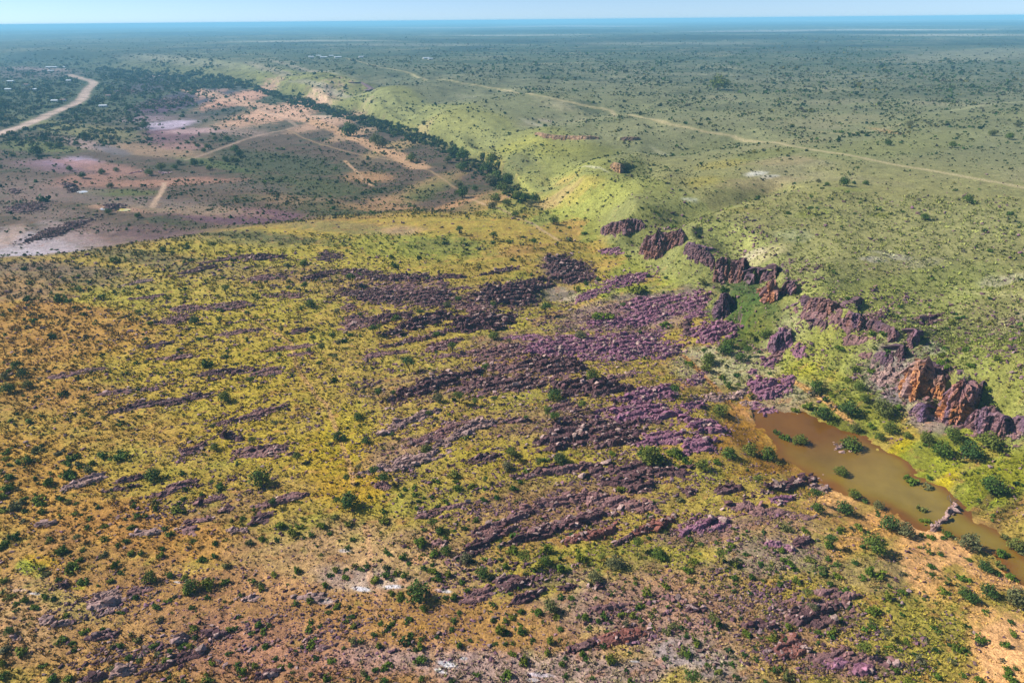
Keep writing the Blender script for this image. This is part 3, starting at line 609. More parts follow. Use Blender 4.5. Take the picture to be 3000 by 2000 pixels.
# mottling that follows grass and bare soil
mot = np.clip(1 + 0.24 * n_mid + 0.20 * n_iso + 0.22 * n_fine * np.clip(400 / rng, 0, 1), 0.4, 1.6)
base *= mot[:, None]
soil = lin((184, 118, 74))
bare = sstep(0.18, 0.55, fbm(S_ / 5.5, C_ / 3.0, 3, 76)) * (1 - sstep(350, 900, rng)) * (1 - M['t']) * 0.42
base += (soil - base) * bare[:, None]
grn = sstep(0.2, 0.6, fbm(X / 6, Y / 5, 3, 77)) * (1 - sstep(350, 900, rng)) * 0.35
base += (lin((120, 132, 44)) - base) * grn[:, None]
def way(pts, width, col, st=0.9, z=None):
    global base
    a = np.array(pts, float)
    x, y, _, _ = at(a[:, 0], a[:, 1])
    lx = list(zip(x, y))
    far = max(p[1] for p in lx) + 60
    sel = np.nonzero((Y < far) & (Y > min(p[1] for p in lx) - 60) & (X > min(p[0] for p in lx) - 60) & (X < max(p[0] for p in lx) + 60))[0]
    d = seg_dist(X[sel], Y[sel], lx) + 0.28 * width * (n_iso[sel] + n_fine[sel] * 0.5)
    w = st * (1 - sstep(width * 0.32, width * 0.75, d))
    base[sel] += (lin(col) - base[sel]) * w[:, None]
way(ROAD, 9, (166, 152, 84), .35)
way(ROAD, 5.6, (204, 184, 138), .6)
way(TRACK, 17, (228, 200, 182), .95); way([(560, 262), (640, 284), (720, 300), (820, 328), (920, 352)], 44, (238, 192, 160), .85); way([(900, 350), (1000, 385), (1080, 420), (1160, 455), (1230, 490)], 20, (228, 182, 140), .8)
way(TRACK_B, 5.5, (204, 174, 152), .6); way(TRACK_C, 4, (210, 178, 150)); way(TRACK_D, 3, (206, 168, 130)); way(TRACK_E, 2.6, (206, 172, 130), .5)
for tr_ in ([(1070, 1540), (1085, 1620), (1082, 1700), (1112, 1745), (1100, 1800)], [(955, 1180), (990, 1270), (1020, 1350), (1036, 1420)], [(850, 1000), (872, 1080), (930, 1165), (955, 1180)], [(700, 900), (780, 960), (850, 1000)], [(1300, 1830), (1270, 1900), (1262, 1990)], [(2250, 1500), (2400, 1560), (2560, 1590)]):
    way(tr_, 1.3, (200, 152, 104), .55)
way(TRACK_F, 5, (232, 172, 108), .9); way(TRACK_G, 2.6, (206, 156, 92), .9); way(TRACK_H, 2.2, (212, 144, 82), .9); way(TRACK_I, 5, (186, 170, 120), .6); way(TRACK_J, 9, (176, 172, 120), .6)
grey_ = base.mean(1, keepdims=True)
base = grey_ + (base - grey_) * 1.04
base *= 1 + np.array([-0.02, 0.0, 0.22]) * ((1 - M['back']) * (1 - slope_w))[:, None]
base *= (1 - 0.14 * M['back'])[:, None]
sl_ = (0.22 * slope_w)[:, None]
base = base + (base.mean(1, keepdims=True) * np.array([1.0, 1.02, 0.75]) - base) * sl_
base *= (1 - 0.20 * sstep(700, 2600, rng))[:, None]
gx_ = np.clip(base[:, 1] - 1.02 * base[:, 0], 0, None) * sstep(0.10, 0.24, base[:, 1])
base[:, 1] -= 0.75 * gx_; base[:, 0] += 0.35 * gx_
base *= (1 + 0.10 * (1 - M['back']) * (1 - slope_w))[:, None]
ox_ = np.clip(base[:, 0] - 1.75 * base[:, 1], 0, None)
base[:, 0] -= 0.6 * ox_
base = np.clip(base / GAIN, 0.004, 0.85)
Z = Z + 0.10 * n_fine * np.clip(220 / rng, 0, 1) + 0.22 * n_iso * np.clip(500 / rng, 0.2, 1)
ii = (np.arange(nr - 1)[:, None] * nc + np.arange(nc - 1)[None, :]).ravel()
faces = np.stack([ii, ii + 1, ii + nc + 1, ii + nc], 1)[:, ::-1]

g = Nodes('ground_soil')
tone = g.attr('tone')
na = g.noise(0.9, 4, 0.6); nb = g.noise(0.22, 3, 0.6); nv = g.noise(3.2, 3, 0.6)
f1 = g.ramp(na, [(0.30, 0.58), (0.5, 1.0), (0.72, 1.40)])
f2 = g.ramp(nb, [(0.30, 0.84), (0.70, 1.14)])
f3 = g.ramp(nv, [(0.32, 0.55), (0.5, 1.0), (0.70, 1.40)])
c1 = g.mix(1.0, g.mix(1.0, g.mix(1.0, tone, f1, 'MULTIPLY'), f2, 'MULTIPLY'), f3, 'MULTIPLY')
far_n = g.noise(0.035, 5, 0.75)
far_f = g.ramp(far_n, [(0.38, 0.55), (0.52, 1.0), (0.66, 1.2)])
c2 = g.mix(g.attr('distance', 'Fac'), c1, g.mix(1.0, c1, far_f, 'MULTIPLY'))
g.bump(g.math('ADD', na, g.math('MULTIPLY', nv, 0.4)), 0.95, 0.40)
MAT_GROUND = g.done(c2, 0.95, 0.1)
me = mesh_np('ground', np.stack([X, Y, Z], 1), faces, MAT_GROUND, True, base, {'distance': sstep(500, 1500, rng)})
link('ground', me, kind='structure')
del gX, gY, n_big, n_far, mot, bare, grn, warp, n_mid, faces

# water
def water(name, poly_px, z, mat, step=1.2, edge=alb(134, 86, 32), mid=alb(146, 122, 44), deep=alb(148, 126, 60)):
    w = line_at(poly_px, z)
    a = np.array(w); m = 7.0 if step > 1 else 1.5
    gx, gy = np.meshgrid(np.arange(a[:, 0].min() - m, a[:, 0].max() + m, step), np.arange(a[:, 1].min() - m, a[:, 1].max() + m, step))
    sh = gx.shape; x, y = gx.ravel(), gy.ravel()
    d = seg_dist(x, y, w + [w[0]]); sd = np.where(in_poly(x, y, w), -d, d)
    i_ = (np.arange(sh[0] - 1)[:, None] * sh[1] + np.arange(sh[1] - 1)[None]).ravel()
    f = np.stack([i_, i_ + 1, i_ + sh[1] + 1, i_ + sh[1]], 1)
    f = f[(sd[f] < m).all(1)]
    dep = np.clip((z - ground(x, y)) / 0.55 + 0.45 * fbm(x / 14, y / 14, 3, 301), 0, 1)[:, None]
    up_ = flat(2330, 1235, z); near_ = (np.exp(-(np.hypot(x - float(up_[0]), y - float(up_[1])) / 24.0) ** 2) * (step > 1))[:, None]
    col = np.where(dep < 0.5, edge + (mid - edge) * dep * 2, mid + (deep - mid) * (dep * 2 - 1))
    col = col + (alb(122, 78, 24) - col) * np.clip(near_ * 1.1, 0, 0.9)
    used = np.unique(f); remap = np.zeros(len(x), int); remap[used] = np.arange(len(used))
    v = np.stack([x, y, np.full(len(x), z)], 1)[used]
    return link(name, mesh_np(name, v, remap[f], mat, True, col[used]), kind='structure')
def water_mat(name):
    q = Nodes(name)
    c = q.mix(1.0, q.attr('tone'), q.ramp(q.noise(0.12, 4, 0.6), [(0.3, 0.82), (0.7, 1.15)]), 'MULTIPLY')
    q.bump(q.noise(1.6, 3, 0.6), 0.10, 0.12)
    return q.done(c, 0.12, 0.3)
MAT_WATER = water_mat('muddy_water')
water('pond_water', POND, POND_Z, MAT_WATER)
water('pool_water', POOL, -2.62, MAT_WATER, 0.6, alb(150, 130, 96), alb(140, 122, 96), alb(150, 138, 118))
# ------------------------------------------------------------------ lookups shared by everything that stands on the ground
TILE = {1: (0, 0), 2: (1000, 0), 3: (2000, 0), 4: (0, 650), 5: (1000, 650), 6: (2000, 650), 7: (0, 1300), 8: (1000, 1300), 9: (2000, 1300)}
def tp(tile, x, y):
    return TILE[tile][0] + x / 2.24, TILE[tile][1] + y / 2.24

_rows = np.hypot(X.reshape(nr, nc)[:, 0], Y.reshape(nr, nc)[:, 0])
_azs = np.arctan2(X.reshape(nr, nc)[5], Y.reshape(nr, nc)[5])
def soil_at(x, y):
    r = np.clip(np.searchsorted(_rows, np.hypot(x, y)), 0, nr - 1)
    a = np.clip(np.searchsorted(_azs, np.arctan2(x, y)), 0, nc - 1)
    return base[r * nc + a]

def field(px, py, blobs, default=0.0):
    out = np.full(px.shape, float(default))
    for (bx, by, rx, ry, tilt, v) in blobs:
        a = math.radians(tilt); ca, sa = math.cos(a), math.sin(a)
        dx, dy = px - bx, py - by
        d = np.sqrt(((dx * ca - dy * sa) / rx) ** 2 + ((dx * sa + dy * ca) / ry) ** 2)
        w = 1 - sstep(0.6, 1.2, d)
        out += (v - out) * w
    return out

def spread(variants, pos, yaw, size, tint, tilt=None, squash=None):
    """many copies of a few small shapes laid out as one mesh: returns verts, faces, colours"""
    V, Fc, Cc, off = [], [], [], 0
    pick = np.arange(len(pos)) % len(variants)
    for k, (v, f, c) in enumerate(variants):
        ids = np.nonzero(pick == k)[0]
        if not len(ids): continue
        ca, sa = np.cos(yaw[ids])[:, None], np.sin(yaw[ids])[:, None]
        p = v[None, :, :] * size[ids][:, None, None] if size.ndim == 1 else v[None] * size[ids][:, None, :]
        if tilt is not None:
            tx, ty = tilt[ids, 0][:, None], tilt[ids, 1][:, None]
            y1 = p[..., 1] * np.cos(tx) - p[..., 2] * np.sin(tx); z1 = p[..., 1] * np.sin(tx) + p[..., 2] * np.cos(tx)
            x1 = p[..., 0] * np.cos(ty) + z1 * np.sin(ty); z2 = -p[..., 0] * np.sin(ty) + z1 * np.cos(ty)
            p = np.stack([x1, y1, z2], -1)
        x = p[..., 0] * ca - p[..., 1] * sa; y = p[..., 0] * sa + p[..., 1] * ca
        q = np.stack([x, y, p[..., 2]], -1) + pos[ids][:, None, :]
        n = v.shape[0]
        V.append(q.reshape(-1, 3))
        Fc.append((f[None] + (np.arange(len(ids)) * n)[:, None, None]).reshape(-1, f.shape[1]) + off)
        Cc.append((c[None, :, None] * tint[ids][:, None, :]).reshape(-1, 3))
        off += len(ids) * n
    return np.concatenate(V), np.concatenate(Fc), np.concatenate(Cc)

# ------------------------------------------------------------------ rock
rk = Nodes('banded_rock')
ra = rk.noise(1.7, 5, 0.65); rb = rk.noise(0.35, 3, 0.6); rc = rk.noise(6.0, 3, 0.6)
rcol = rk.mix(1.0, rk.mix(1.0, rk.attr('tone'), rk.ramp(ra, [(0.28, 0.34), (0.5, 0.92), (0.74, 1.6)]), 'MULTIPLY'), rk.ramp(rb, [(0.3, (0.80, 0.74, 0.86)), (0.7, (1.15, 1.12, 1.04))]), 'MULTIPLY')
rk.bump(rk.math('ADD', ra, rk.math('MULTIPLY', rc, 0.4)), 0.7, 0.3)
MAT_ROCK = rk.done(rcol, 0.85, 0.25)

rnd = np.random.RandomState(7)
def hull(seed, n, dims):
    r = random.Random(seed)
    bm = bmesh.new()
    for _ in range(n):
        v = Vector((r.uniform(-1, 1), r.uniform(-1, 1), r.uniform(-1, 1)))
        m = max(abs(v.x), abs(v.y), abs(v.z)); v *= r.uniform(0.8, 1.0) / max(m, 1e-3)
        v *= 0.72 + 0.28 * r.random()
        bm.verts.new((v.x * dims[0] / 2, v.y * dims[1] / 2, v.z * dims[2] / 2))
    bmesh.ops.convex_hull(bm, input=bm.verts)
    bmesh.ops.delete(bm, geom=[v for v in bm.verts if not v.link_faces], context='VERTS')
    bmesh.ops.triangulate(bm, faces=bm.faces)
    bm.verts.index_update()
    vs = np.array([v.co[:] for v in bm.verts]); fs = np.array([[v.index for v in f.verts] for f in bm.faces])
    bm.free()
    return vs, fs, np.ones(len(vs))
SLABS = [hull(100 + i, 13, (1.0, random.Random(i).uniform(0.5, 0.75), random.Random(i + 50).uniform(0.3, 0.55))) for i in range(18)]
PEBBLES = [hull(300 + i, 8, (1.0, 0.75, 0.55)) for i in range(10)]

TONES = {'p': (166, 114, 136), 'd': (112, 78, 80), 'g': (186, 154, 142), 'r': (152, 96, 82), 'm': (152, 112, 108), 'o': (176, 118, 74)}
TONE_WORD = {'p': 'purple', 'd': 'dark', 'g': 'grey pink', 'r': 'red brown', 'm': 'purple brown', 'o': 'orange'}

def crag(x, y, a, b, hgt, per, phase, broken=0.0):
    """height of bedrock above the soil inside an outcrop; a, b are the ellipse coordinates"""
    so, co = x * ca_ + y * sa_, -x * sa_ + y * ca_
    m = 0.98 - broken - 0.92 * np.hypot(a, b) + 0.95 * fbm(so / 9.0 + phase, co / 3.0, 4, 81) + 0.45 * fbm(x / 2.3, y / 2.3, 2, 82)
    m = m - 2.5 * np.exp(-(np.where(in_poly(x, y, pool_w), 0, seg_dist(x, y, pool_w + [pool_w[0]])) / 4.0) ** 2)
    s = -x * sa_ + y * ca_ + 2.2 * fbm(x / 17 + phase, y / 17, 2, 83)
    fr = s / per - np.floor(s / per)
    tooth = np.where(fr < 0.15, fr / 0.15, 1 - (fr - 0.15) / 0.85)          # steep towards the viewer, gentle behind
    f1, f2, cid = worley((x * ca_ + y * sa_) / 1.9 + phase, (-x * sa_ + y * ca_) / 1.15, 84)
    blocks = 0.75 * cid * sstep(0.0, 0.14, f2 - f1) - 0.35 * (1 - sstep(0.0, 0.16, f2 - f1))
    h = hgt * (0.22 + 0.80 * tooth + 0.30 * fbm(x / 9, y / 9, 3, 85) + 0.42 * blocks) * sstep(-0.05, 0.5, m)
    return np.where(m > 0, h + 0.05, -0.5 + 0.4 * np.clip(m, -1, 0)), m

ROCK_COUNT = [0]
def outcrop(tile, x0, y0, x1, y1, tilt, tone, hgt, dens=1.0):
    hgt *= 0.68
    rx, ry = (x1 - x0) / 2 / 2.24, (y1 - y0) / 2 / 2.24
    cx, cy = tp(tile, (x0 + x1) / 2, (y0 + y1) / 2)
    ta = math.radians(tilt)
    rx = rx / max(0.75, math.cos(ta)); ry = max(ry - 0.65 * rx * abs(math.sin(ta)), 0.5 * ry)
    ex, ey = rx * math.cos(ta), -rx * math.sin(ta)
    qx, qy, qz, qd = at([cx, cx + ex, cx - ex, cx, cx], [cy, cy + ey, cy - ey, cy + ry, cy - ry])
    c = np.array([qx[0], qy[0]]); A = np.array([qx[1] - qx[2], qy[1] - qy[2]]) / 2; B = np.array([qx[4] - qx[3], qy[4] - qy[3]]) / 2
    lim = 0.55 * qd[0]
    la, lb = np.hypot(*A), np.hypot(*B)
    if la > lim: A *= lim / la; la = lim
    if lb < 1.0: B *= 1.0 / max(lb, 1e-6); lb = 1.0
    ROCK_COUNT[0] += 1
    ph = ROCK_COUNT[0] * 7.31
    per = 2.2 + 1.1 * hgt
    broken = 0.55 if dens in (0.4, 0.5) and x1 - x0 > 500 else 0.0
    ds = float(np.clip(qd[0] / 683 * 0.8, 0.24, 3.0))
    na_, nb_ = int(np.clip(2.5 * la / ds, 10, 360)), int(np.clip(2.5 * lb / ds, 8, 280))
    ga, gb = np.meshgrid(np.linspace(-1.25, 1.25, na_), np.linspace(-1.25, 1.25, nb_))
    ga, gb = ga.ravel(), gb.ravel()
    x, y = c[0] + ga * A[0] + gb * B[0], c[1] + ga * A[1] + gb * B[1]
    h, m = crag(x, y, ga, gb, hgt, per, ph, broken)
    z = ground(x, y) + h
    i = (np.arange(nb_ - 1)[:, None] * na_ + np.arange(na_ - 1)[None]).ravel()
    f = np.stack([i, i + 1, i + na_ + 1, i + na_], 1)
    f = f[(m[f] > -0.12).any(1)]
    if A[0] * B[1] - A[1] * B[0] < 0: f = f[:, ::-1]
    tc = alb(*TONES[tone])
    grey = alb(158, 138, 128)
    mixn = np.clip(0.5 + 0.8 * fbm(x / 6, y / 6, 3, 86), 0, 1)[:, None]
    col = tc * (0.72 + 0.5 * mixn) * (1 - 0.25 * mixn) + grey * 0.25 * mixn
    V, Fq, Cc = np.stack([x, y, z], 1), f, col
    # broken slabs and blocks lying along the ledges
    n = int(np.clip(dens * 1.0 * math.pi * la * lb / (0.9 + ds * ds * 1.2), 18, 2400))
    r = np.sqrt(rnd.rand(n * 3)) * 1.25; th = rnd.rand(n * 3) * 6.2832
    r = r * 1.3
    a, b = r * np.cos(th), r * np.sin(th)
    sx, sy = c[0] + a * A[0] + b * B[0], c[1] + a * A[1] + b * B[1]
    sh, sm = crag(sx, sy, a, b, hgt, per, ph, broken)
    keep = np.nonzero(rnd.rand(n * 3) < np.where(sm > 0, np.clip(0.55 + sm, 0, 1), 0.5 * np.exp(2.6 * sm)))[0][:n]
    sx, sy, sh = sx[keep], sy[keep], np.maximum(sh[keep], 0)
    size = np.clip(np.exp(rnd.normal(-0.18, 0.55, len(keep))), 0.3, 2.6) * np.where(sm[keep] > 0, 1.0, 0.75) * (0.8 + 0.28 * hgt) * max(1.0, ds / 0.45) ** 0.6
    pos = np.stack([sx, sy, ground(sx, sy) + sh + 0.12 * size], 1)
    yaw = math.radians(24) + rnd.normal(0, 0.5, len(keep))
    tint = tc[None] * rnd.uniform(0.55, 1.35, (len(keep), 1))
    pale = rnd.rand(len(keep), 1) < 0.3
    tint = np.where(pale, alb(188, 160, 148) * rnd.uniform(0.8, 1.3, (len(keep), 1)), tint)
    v2, f2, c2 = spread(SLABS, pos, yaw, size, tint, np.stack([rnd.normal(-0.22, 0.3, len(keep)), rnd.normal(0, 0.25, len(keep))], 1))
    f2 = np.concatenate([f2, f2[:, 2:3]], 1) + len(V)
    # one mesh: quads of bedrock, triangles of slabs
    me = bpy.data.meshes.new('rock_outcrop')
    tri = f2[:, :3]
    verts = np.concatenate([V, v2]).astype(np.float32)
    cz = np.array([c[0], c[1], qz[0]], np.float32)
    verts -= cz
    nq, nt = len(Fq), len(tri)
    me.vertices.add(len(verts)); me.vertices.foreach_set('co', verts.ravel())
    li = np.concatenate([Fq.ravel(), tri.ravel()]).astype(np.int32)
    me.loops.add(len(li)); me.loops.foreach_set('vertex_index', li)
    me.polygons.add(nq + nt)
    me.polygons.foreach_set('loop_start', np.concatenate([np.arange(nq) * 4, nq * 4 + np.arange(nt) * 3]).astype(np.int32))
    me.polygons.foreach_set('use_smooth', np.zeros(nq + nt, bool))
    at_ = me.color_attributes.new('tone', 'FLOAT_COLOR', 'POINT')
    cc = np.ones((len(verts), 4), np.float32); cc[:, :3] = np.concatenate([Cc, c2])
    at_.data.foreach_set('color', cc.ravel())
    me.update(calc_edges=True)
    me.materials.append(MAT_ROCK)
    o = link('rock_outcrop', me)
    o.location = [float(k) for k in cz]
    big = 'broad' if la * lb > 260 else ('narrow' if lb < 0.14 * la else ('small' if la * lb < 40 else ''))
    kindw = 'ledge' if lb < 0.3 * la else ('crag' if hgt >= 1.6 else 'patch')
    want(o, cx, cy, ' '.join(w for w in (big, TONE_WORD[tone], 'rock', kindw) if w), 'rock', 'rock outcrops on the grassy slope', rad=max(rx, 12))
    return o

# label requests are gathered here and worded once everything stands (see the end)
WANTS = []
def want(o, px, py, what, cat, group=None, rad=20, fixed=None):
    WANTS.append((o, float(px), float(py), what, cat, group, rad, fixed))

OUT = """
5 330 590 720 735 18 d 2.6; 5 715 590 1130 720 6 d 2.8; 5 920 380 1400 550 4 d 3.0; 5 1350 225 1640 420 -8 d 3.0; 5 1700 178 1840 215 0 p 1.2; 5 1720 330 2040 440 12 p 1.5; 5 1500 420 1760 530 18 p 1.2
5 1640 560 2240 720 10 p 1.8; 5 1850 470 2240 580 8 p 1.6; 5 1220 750 1760 900 4 p 1.8; 5 1700 720 2120 900 6 p 1.7; 5 860 800 1240 910 4 m 1.4; 5 650 840 1000 890 6 m 1.0; 5 370 970 860 1150 18 d 2.4; 5 820 1010 1300 1130 2 d 2.0
5 1200 890 1570 1010 0 d 2.4; 5 960 930 1230 1000 4 m 1.4; 5 1380 1030 1860 1140 0 d 2.4; 5 1840 1065 2210 1200 8 p 1.9; 5 1720 1180 2240 1340 4 p 1.8; 5 1300 1290 1640 1500 10 d 2.0; 5 1630 1360 1940 1480 6 d 2.0; 5 1930 1380 2250 1480 2 p 1.3
5 660 1290 1070 1420 22 g 1.6; 5 280 1245 620 1370 22 g 1.3; 5 1060 1290 1300 1320 0 m 1.4; 5 1340 1180 1560 1240 0 m 1.2; 5 1700 870 1960 920 10 p 1.2; 5 2000 800 2240 900 4 p 1.6; 5 1700 985 1960 1040 8 m 1.0
5 0 312 250 368 2 d 1.4; 5 170 345 640 392 0 d 1.6; 5 640 345 810 372 0 d 1.2; 5 935 298 1160 350 12 d 1.6; 5 0 435 430 530 -3 d 1.5; 5 430 440 760 570 -4 d 1.7; 5 690 420 870 455 8 m 1.0; 5 90 590 450 690 10 d 1.5; 5 770 520 980 600 -4 m 1.4; 5 0 540 110 580 0 m 1.1; 5 500 500 720 560 0 d 1.4
5 230 740 770 800 14 m 1.3; 5 520 770 780 860 14 m 1.4; 5 140 840 420 890 6 m .9; 5 0 600 200 720 6 m 1.0; 5 1060 740 1330 775 2 p .8; 5 1360 740 1560 790 4 p 1.3
4 1600 212 1850 258 2 d 1.6; 4 1320 235 1610 268 8 m 1.1; 4 1180 288 1450 335 10 d 1.3; 4 800 380 1050 412 10 g 1.0; 4 2000 312 2260 385 12 d 1.4; 4 1380 515 1670 585 6 m 1.2; 4 1130 540 1340 600 6 m 1.1; 4 1050 610 1250 680 10 m 1.2; 4 900 785 1160 835 10 d 1.3; 4 1000 875 1300 915 4 m 1.2
4 780 1140 1420 1230 9 d 1.1; 4 1310 955 1650 1015 4 d 1.4; 4 1630 950 1870 1010 4 m 1.2; 4 1410 695 1740 750 8 m 1.1; 4 1400 1250 1800 1320 14 m 1.2; 4 1620 1215 1870 1250 8 m 1.0; 4 1450 1385 1610 1455 -14 d 1.8; 4 1170 1435 1400 1535 24 m 1.3; 4 1560 1455 1920 1560 4 m 1.1; 4 1600 340 1900 400 6 m 1.0; 4 1750 470 2000 505 2 m 1.0; 4 2080 200 2240 260 0 d 1.3; 4 1900 690 2080 735 6 d 1.0; 4 850 480 1110 510 6 m .8; 4 340 960 720 1020 8 m .8; 4 660 1090 1000 1140 6 m .8; 4 1700 800 2100 850 6 m .8; 4 1900 850 2080 885 6 m .9
7 415 200 700 295 20 g 1.2; 7 735 212 950 272 12 d 1.5; 7 680 268 910 325 10 d 1.5; 7 985 245 1300 335 20 m 1.2; 7 1265 345 1490 395 8 m 1.2; 7 1410 408 1550 455 10 m 1.2; 7 1180 488 1420 525 8 m 1.0; 7 1640 445 1800 535 16 d 1.4; 7 1700 320 2020 420 14 m 1.2; 7 1190 540 1310 600 0 m 1.1; 7 1490 552 1610 592 6 g 1.1; 7 890 548 1060 605 8 g 1.0; 7 235 510 340 550 6 g 1.0
7 565 960 800 1125 16 g 1.2 .7; 7 575 1225 770 1295 10 d 1.3; 7 515 1490 700 1575 10 d 2.0; 7 730 1440 890 1535 16 g 1.4; 7 890 1380 1310 1500 18 d 1.3; 7 1125 1262 1235 1312 10 g 1.3; 7 1345 1205 1490 1275 -6 d 1.4; 7 370 905 470 945 12 d 1.3; 7 1690 1480 1840 1545 20 d 1.2; 7 1940 980 2140 1030 4 g .6 .4
7 1560 990 1700 1030 4 g .8 .5; 7 820 930 1020 990 10 m .7 .5; 7 2040 1310 2160 1370 14 m 1.0; 7 60 1255 130 1290 10 g .9; 7 270 1145 350 1180 10 g .9; 7 350 1170 480 1200 14 g .8
8 735 62 1050 150 12 d 2.0; 8 190 35 700 190 18 g 1.5; 8 1220 120 1690 225 8 m 1.6; 8 1640 125 2250 235 0 d 1.7; 8 1740 215 2080 325 -6 d 1.8; 8 980 400 1420 520 26 m 1.4; 8 1180 320 1640 440 14 m 1.6; 8 1600 330 2080 460 -8 m 1.6; 8 1300 450 1760 570 14 d 1.6; 8 860 510 1050 615 14 m 1.4; 8 750 600 1050 760 30 d 2.0; 8 1040 570 1520 660 14 d 2.2
8 1480 545 1840 655 14 r 1.8; 8 1820 480 2250 620 16 r 1.8; 8 1760 600 1920 680 26 d 1.4; 8 1010 865 1240 960 6 d 1.6; 8 1120 940 1360 1050 22 d 1.5; 8 770 940 980 1075 20 m 1.2; 8 1430 915 1540 975 14 d 1.5; 8 1640 915 1730 955 4 d 1.4; 8 1700 1195 2000 1335 14 r 1.5; 8 1470 1300 1650 1350 12 d 1.1; 8 225 255 330 300 -6 m 1.3; 8 600 630 700 690 -14 m 1.2; 8 2050 980 2240 1040 -16 m 1.1; 8 1640 1040 1860 1100 8 m 1.0; 8 500 440 660 490 12 m .8; 8 560 380 900 440 10 m .8 .5
9 0 470 340 600 10 p 1.6; 9 510 210 890 325 14 d 1.8; 9 815 262 990 325 -10 g 1.4; 9 220 260 410 335 6 d 1.5; 9 590 335 750 395 8 p 1.2; 9 540 640 720 705 -14 p 1.3; 9 735 605 860 680 0 d 1.5; 9 720 1055 1020 1200 0 d 1.8; 9 840 950 1140 1040 -10 m 1.4; 9 0 1055 180 1115 8 d 1.4; 9 600 1275 830 1400 0 r 1.2; 9 940 1390 1260 1530 -14 p 1.4; 9 1240 1400 1500 1490 -14 m 1.3; 9 400 1170 620 1210 0 d 1.3; 9 300 370 560 470 -6 m 1.0; 9 530 420 830 500 -8 m .8 .5; 9 1640 450 1770 565 40 g 2.6; 9 985 5 1105 80 0 g 1.6; 9 0 280 90 350 0 d 1.4
6 60 650 350 800 6 p 2.2; 6 555 735 760 870 -6 p 2.6; 6 440 1030 640 1160 -4 p 3.0; 6 560 1060 730 1150 14 p 1.6; 6 630 1010 750 1060 10 p 1.3; 6 0 1270 310 1400 -10 p 2.0; 6 0 1390 220 1510 0 p 1.7; 6 0 1165 150 1235 8 p 1.4; 6 100 1120 400 1195 8 g .9 .7; 6 380 1170 530 1230 -6 g .8; 6 475 1185 610 1275 -8 p 1.4; 6 1220 940 1470 1130 -20 g 1.5 1.5; 6 0 460 170 600 14 p 1.8; 6 0 590 170 640 6 p 1.2; 6 30 985 150 1090 26 p 1.0; 6 720 820 810 890 0 p 2.0; 6 520 890 620 960 6 p 1.3; 6 1490 1180 1700 1320 -16 g 1.4 1.6; 6 0 660 60 770 0 d 2.0; 6 810 500 1050 600 -6 m 1.6; 6 1520 610 1680 680 0 d 1.6; 6 1560 920 1780 1040 -8 d 2.0; 6 1030 740 1200 800 0 m 1.2; 6 1140 860 1240 900 0 m 1.2; 6 560 860 660 920 10 m 1.2; 6 2080 1300 2240 1420 0 m 1.4; 6 1200 590 1340 640 0 m 1.3; 6 420 960 480 1005 0 p 1.0
5 1180 620 2240 1000 10 p 1.5 .5; 8 900 290 2150 680 14 m 1.4 .5; 5 250 1200 1100 1560 18 m 1.1 .5; 5 1240 1140 2240 1530 4 d 1.5 .5; 5 350 930 1850 1180 4 m 1.3 .5; 5 850 320 1680 610 6 d 1.6 .4; 5 0 300 900 600 0 m 1.2 .4; 9 440 900 1200 1230 0 m 1.1 .4; 9 500 1260 1500 1560 -8 m 1.1 .5; 6 560 480 1400 760 -12 m 1.6 .5; 6 1400 880 2240 1420 -14 m 1.4 .4
1 220 1450 600 1560 18 d 1.5; 1 690 1340 815 1378 0 d 2.0; 1 420 1200 505 1262 -20 d 2.0; 1 70 1240 135 1268 0 d 1.5; 1 60 1325 300 1395 6 d 1.0; 1 960 640 1240 700 6 d 1.0; 1 780 590 900 615 0 d 1.0
"""
def parse(txt):
    for part in txt.replace('\n', ';').split(';'):
        w = part.split()
        if w: yield w
for w in parse(OUT):
    outcrop(int(w[0]), *[float(k) for k in w[1:6]], w[6], float(w[7]), *(float(k) for k in w[8:]))

# ------------------------------------------------------------------ loose stones on the slopes
STONES = [(1500, 1400, 1900, 500, 0, .16), (900, 1850, 900, 170, -4, .75), (1500, 1650, 700, 120, 0, .5), (1200, 1780, 380, 90, 0, .6), (2100, 1720, 420, 160, -5, .9), (2300, 1900, 400, 120, 0, .75), (2250, 1520, 220, 110, 0, .8), (1500, 1300, 450, 160, -10, .55), (1500, 1080, 500, 120, -6, .5), (1300, 960, 400, 90, 0, .4),
          (700, 1420, 420, 90, -12, .45), (600, 1130, 400, 160, -8, .28), (300, 1000, 300, 150, 0, .16), (200, 1400, 260, 200, 0, .14), (2100, 900, 160, 120, 0, .5), (2500, 1000, 220, 90, 0, .45), (2800, 1120, 260, 120, 0, .5), (2700, 1180, 120, 60, 0, .8), (2760, 1460, 500, 60, 36, .06), (2620, 1380, 330, 90, 36, .0), (2720, 1620, 130, 120, 0, .08), (2930, 1880, 120, 170, 0, .05), (2300, 1200, 220, 70, 20, .12), (1700, 860, 130, 60, 0, .3), (2600, 620, 600, 120, 0, .10), (1000, 640, 600, 50, 0, .12), (2860, 1330, 220, 60, 20, .06)]
n = 150000
px, py = rnd.uniform(-150, 3150, n), rnd.uniform(560, 2080, n)
keep = rnd.rand(n) < field(px, py, STONES, 0.04) * (0.45 + 0.9 * (fbm(px / 60, py / 30, 3, 91) > -0.05))
px, py = px[keep], py[keep]
sx, sy = flat(px, py, np.where((px > 1900) & (py < 1000), 14.0, 0.0))
dd = np.hypot(sx, sy)
sz = ground(sx, sy)
ok = sz > POND_Z + 0.15
sx, sy, sz, dd = sx[ok], sy[ok], sz[ok], dd[ok]
size = np.clip(np.exp(rnd.normal(-1.15, 0.5, len(sx))), 0.14, 1.3) * np.clip(dd / 170, 0.9, 2.2)
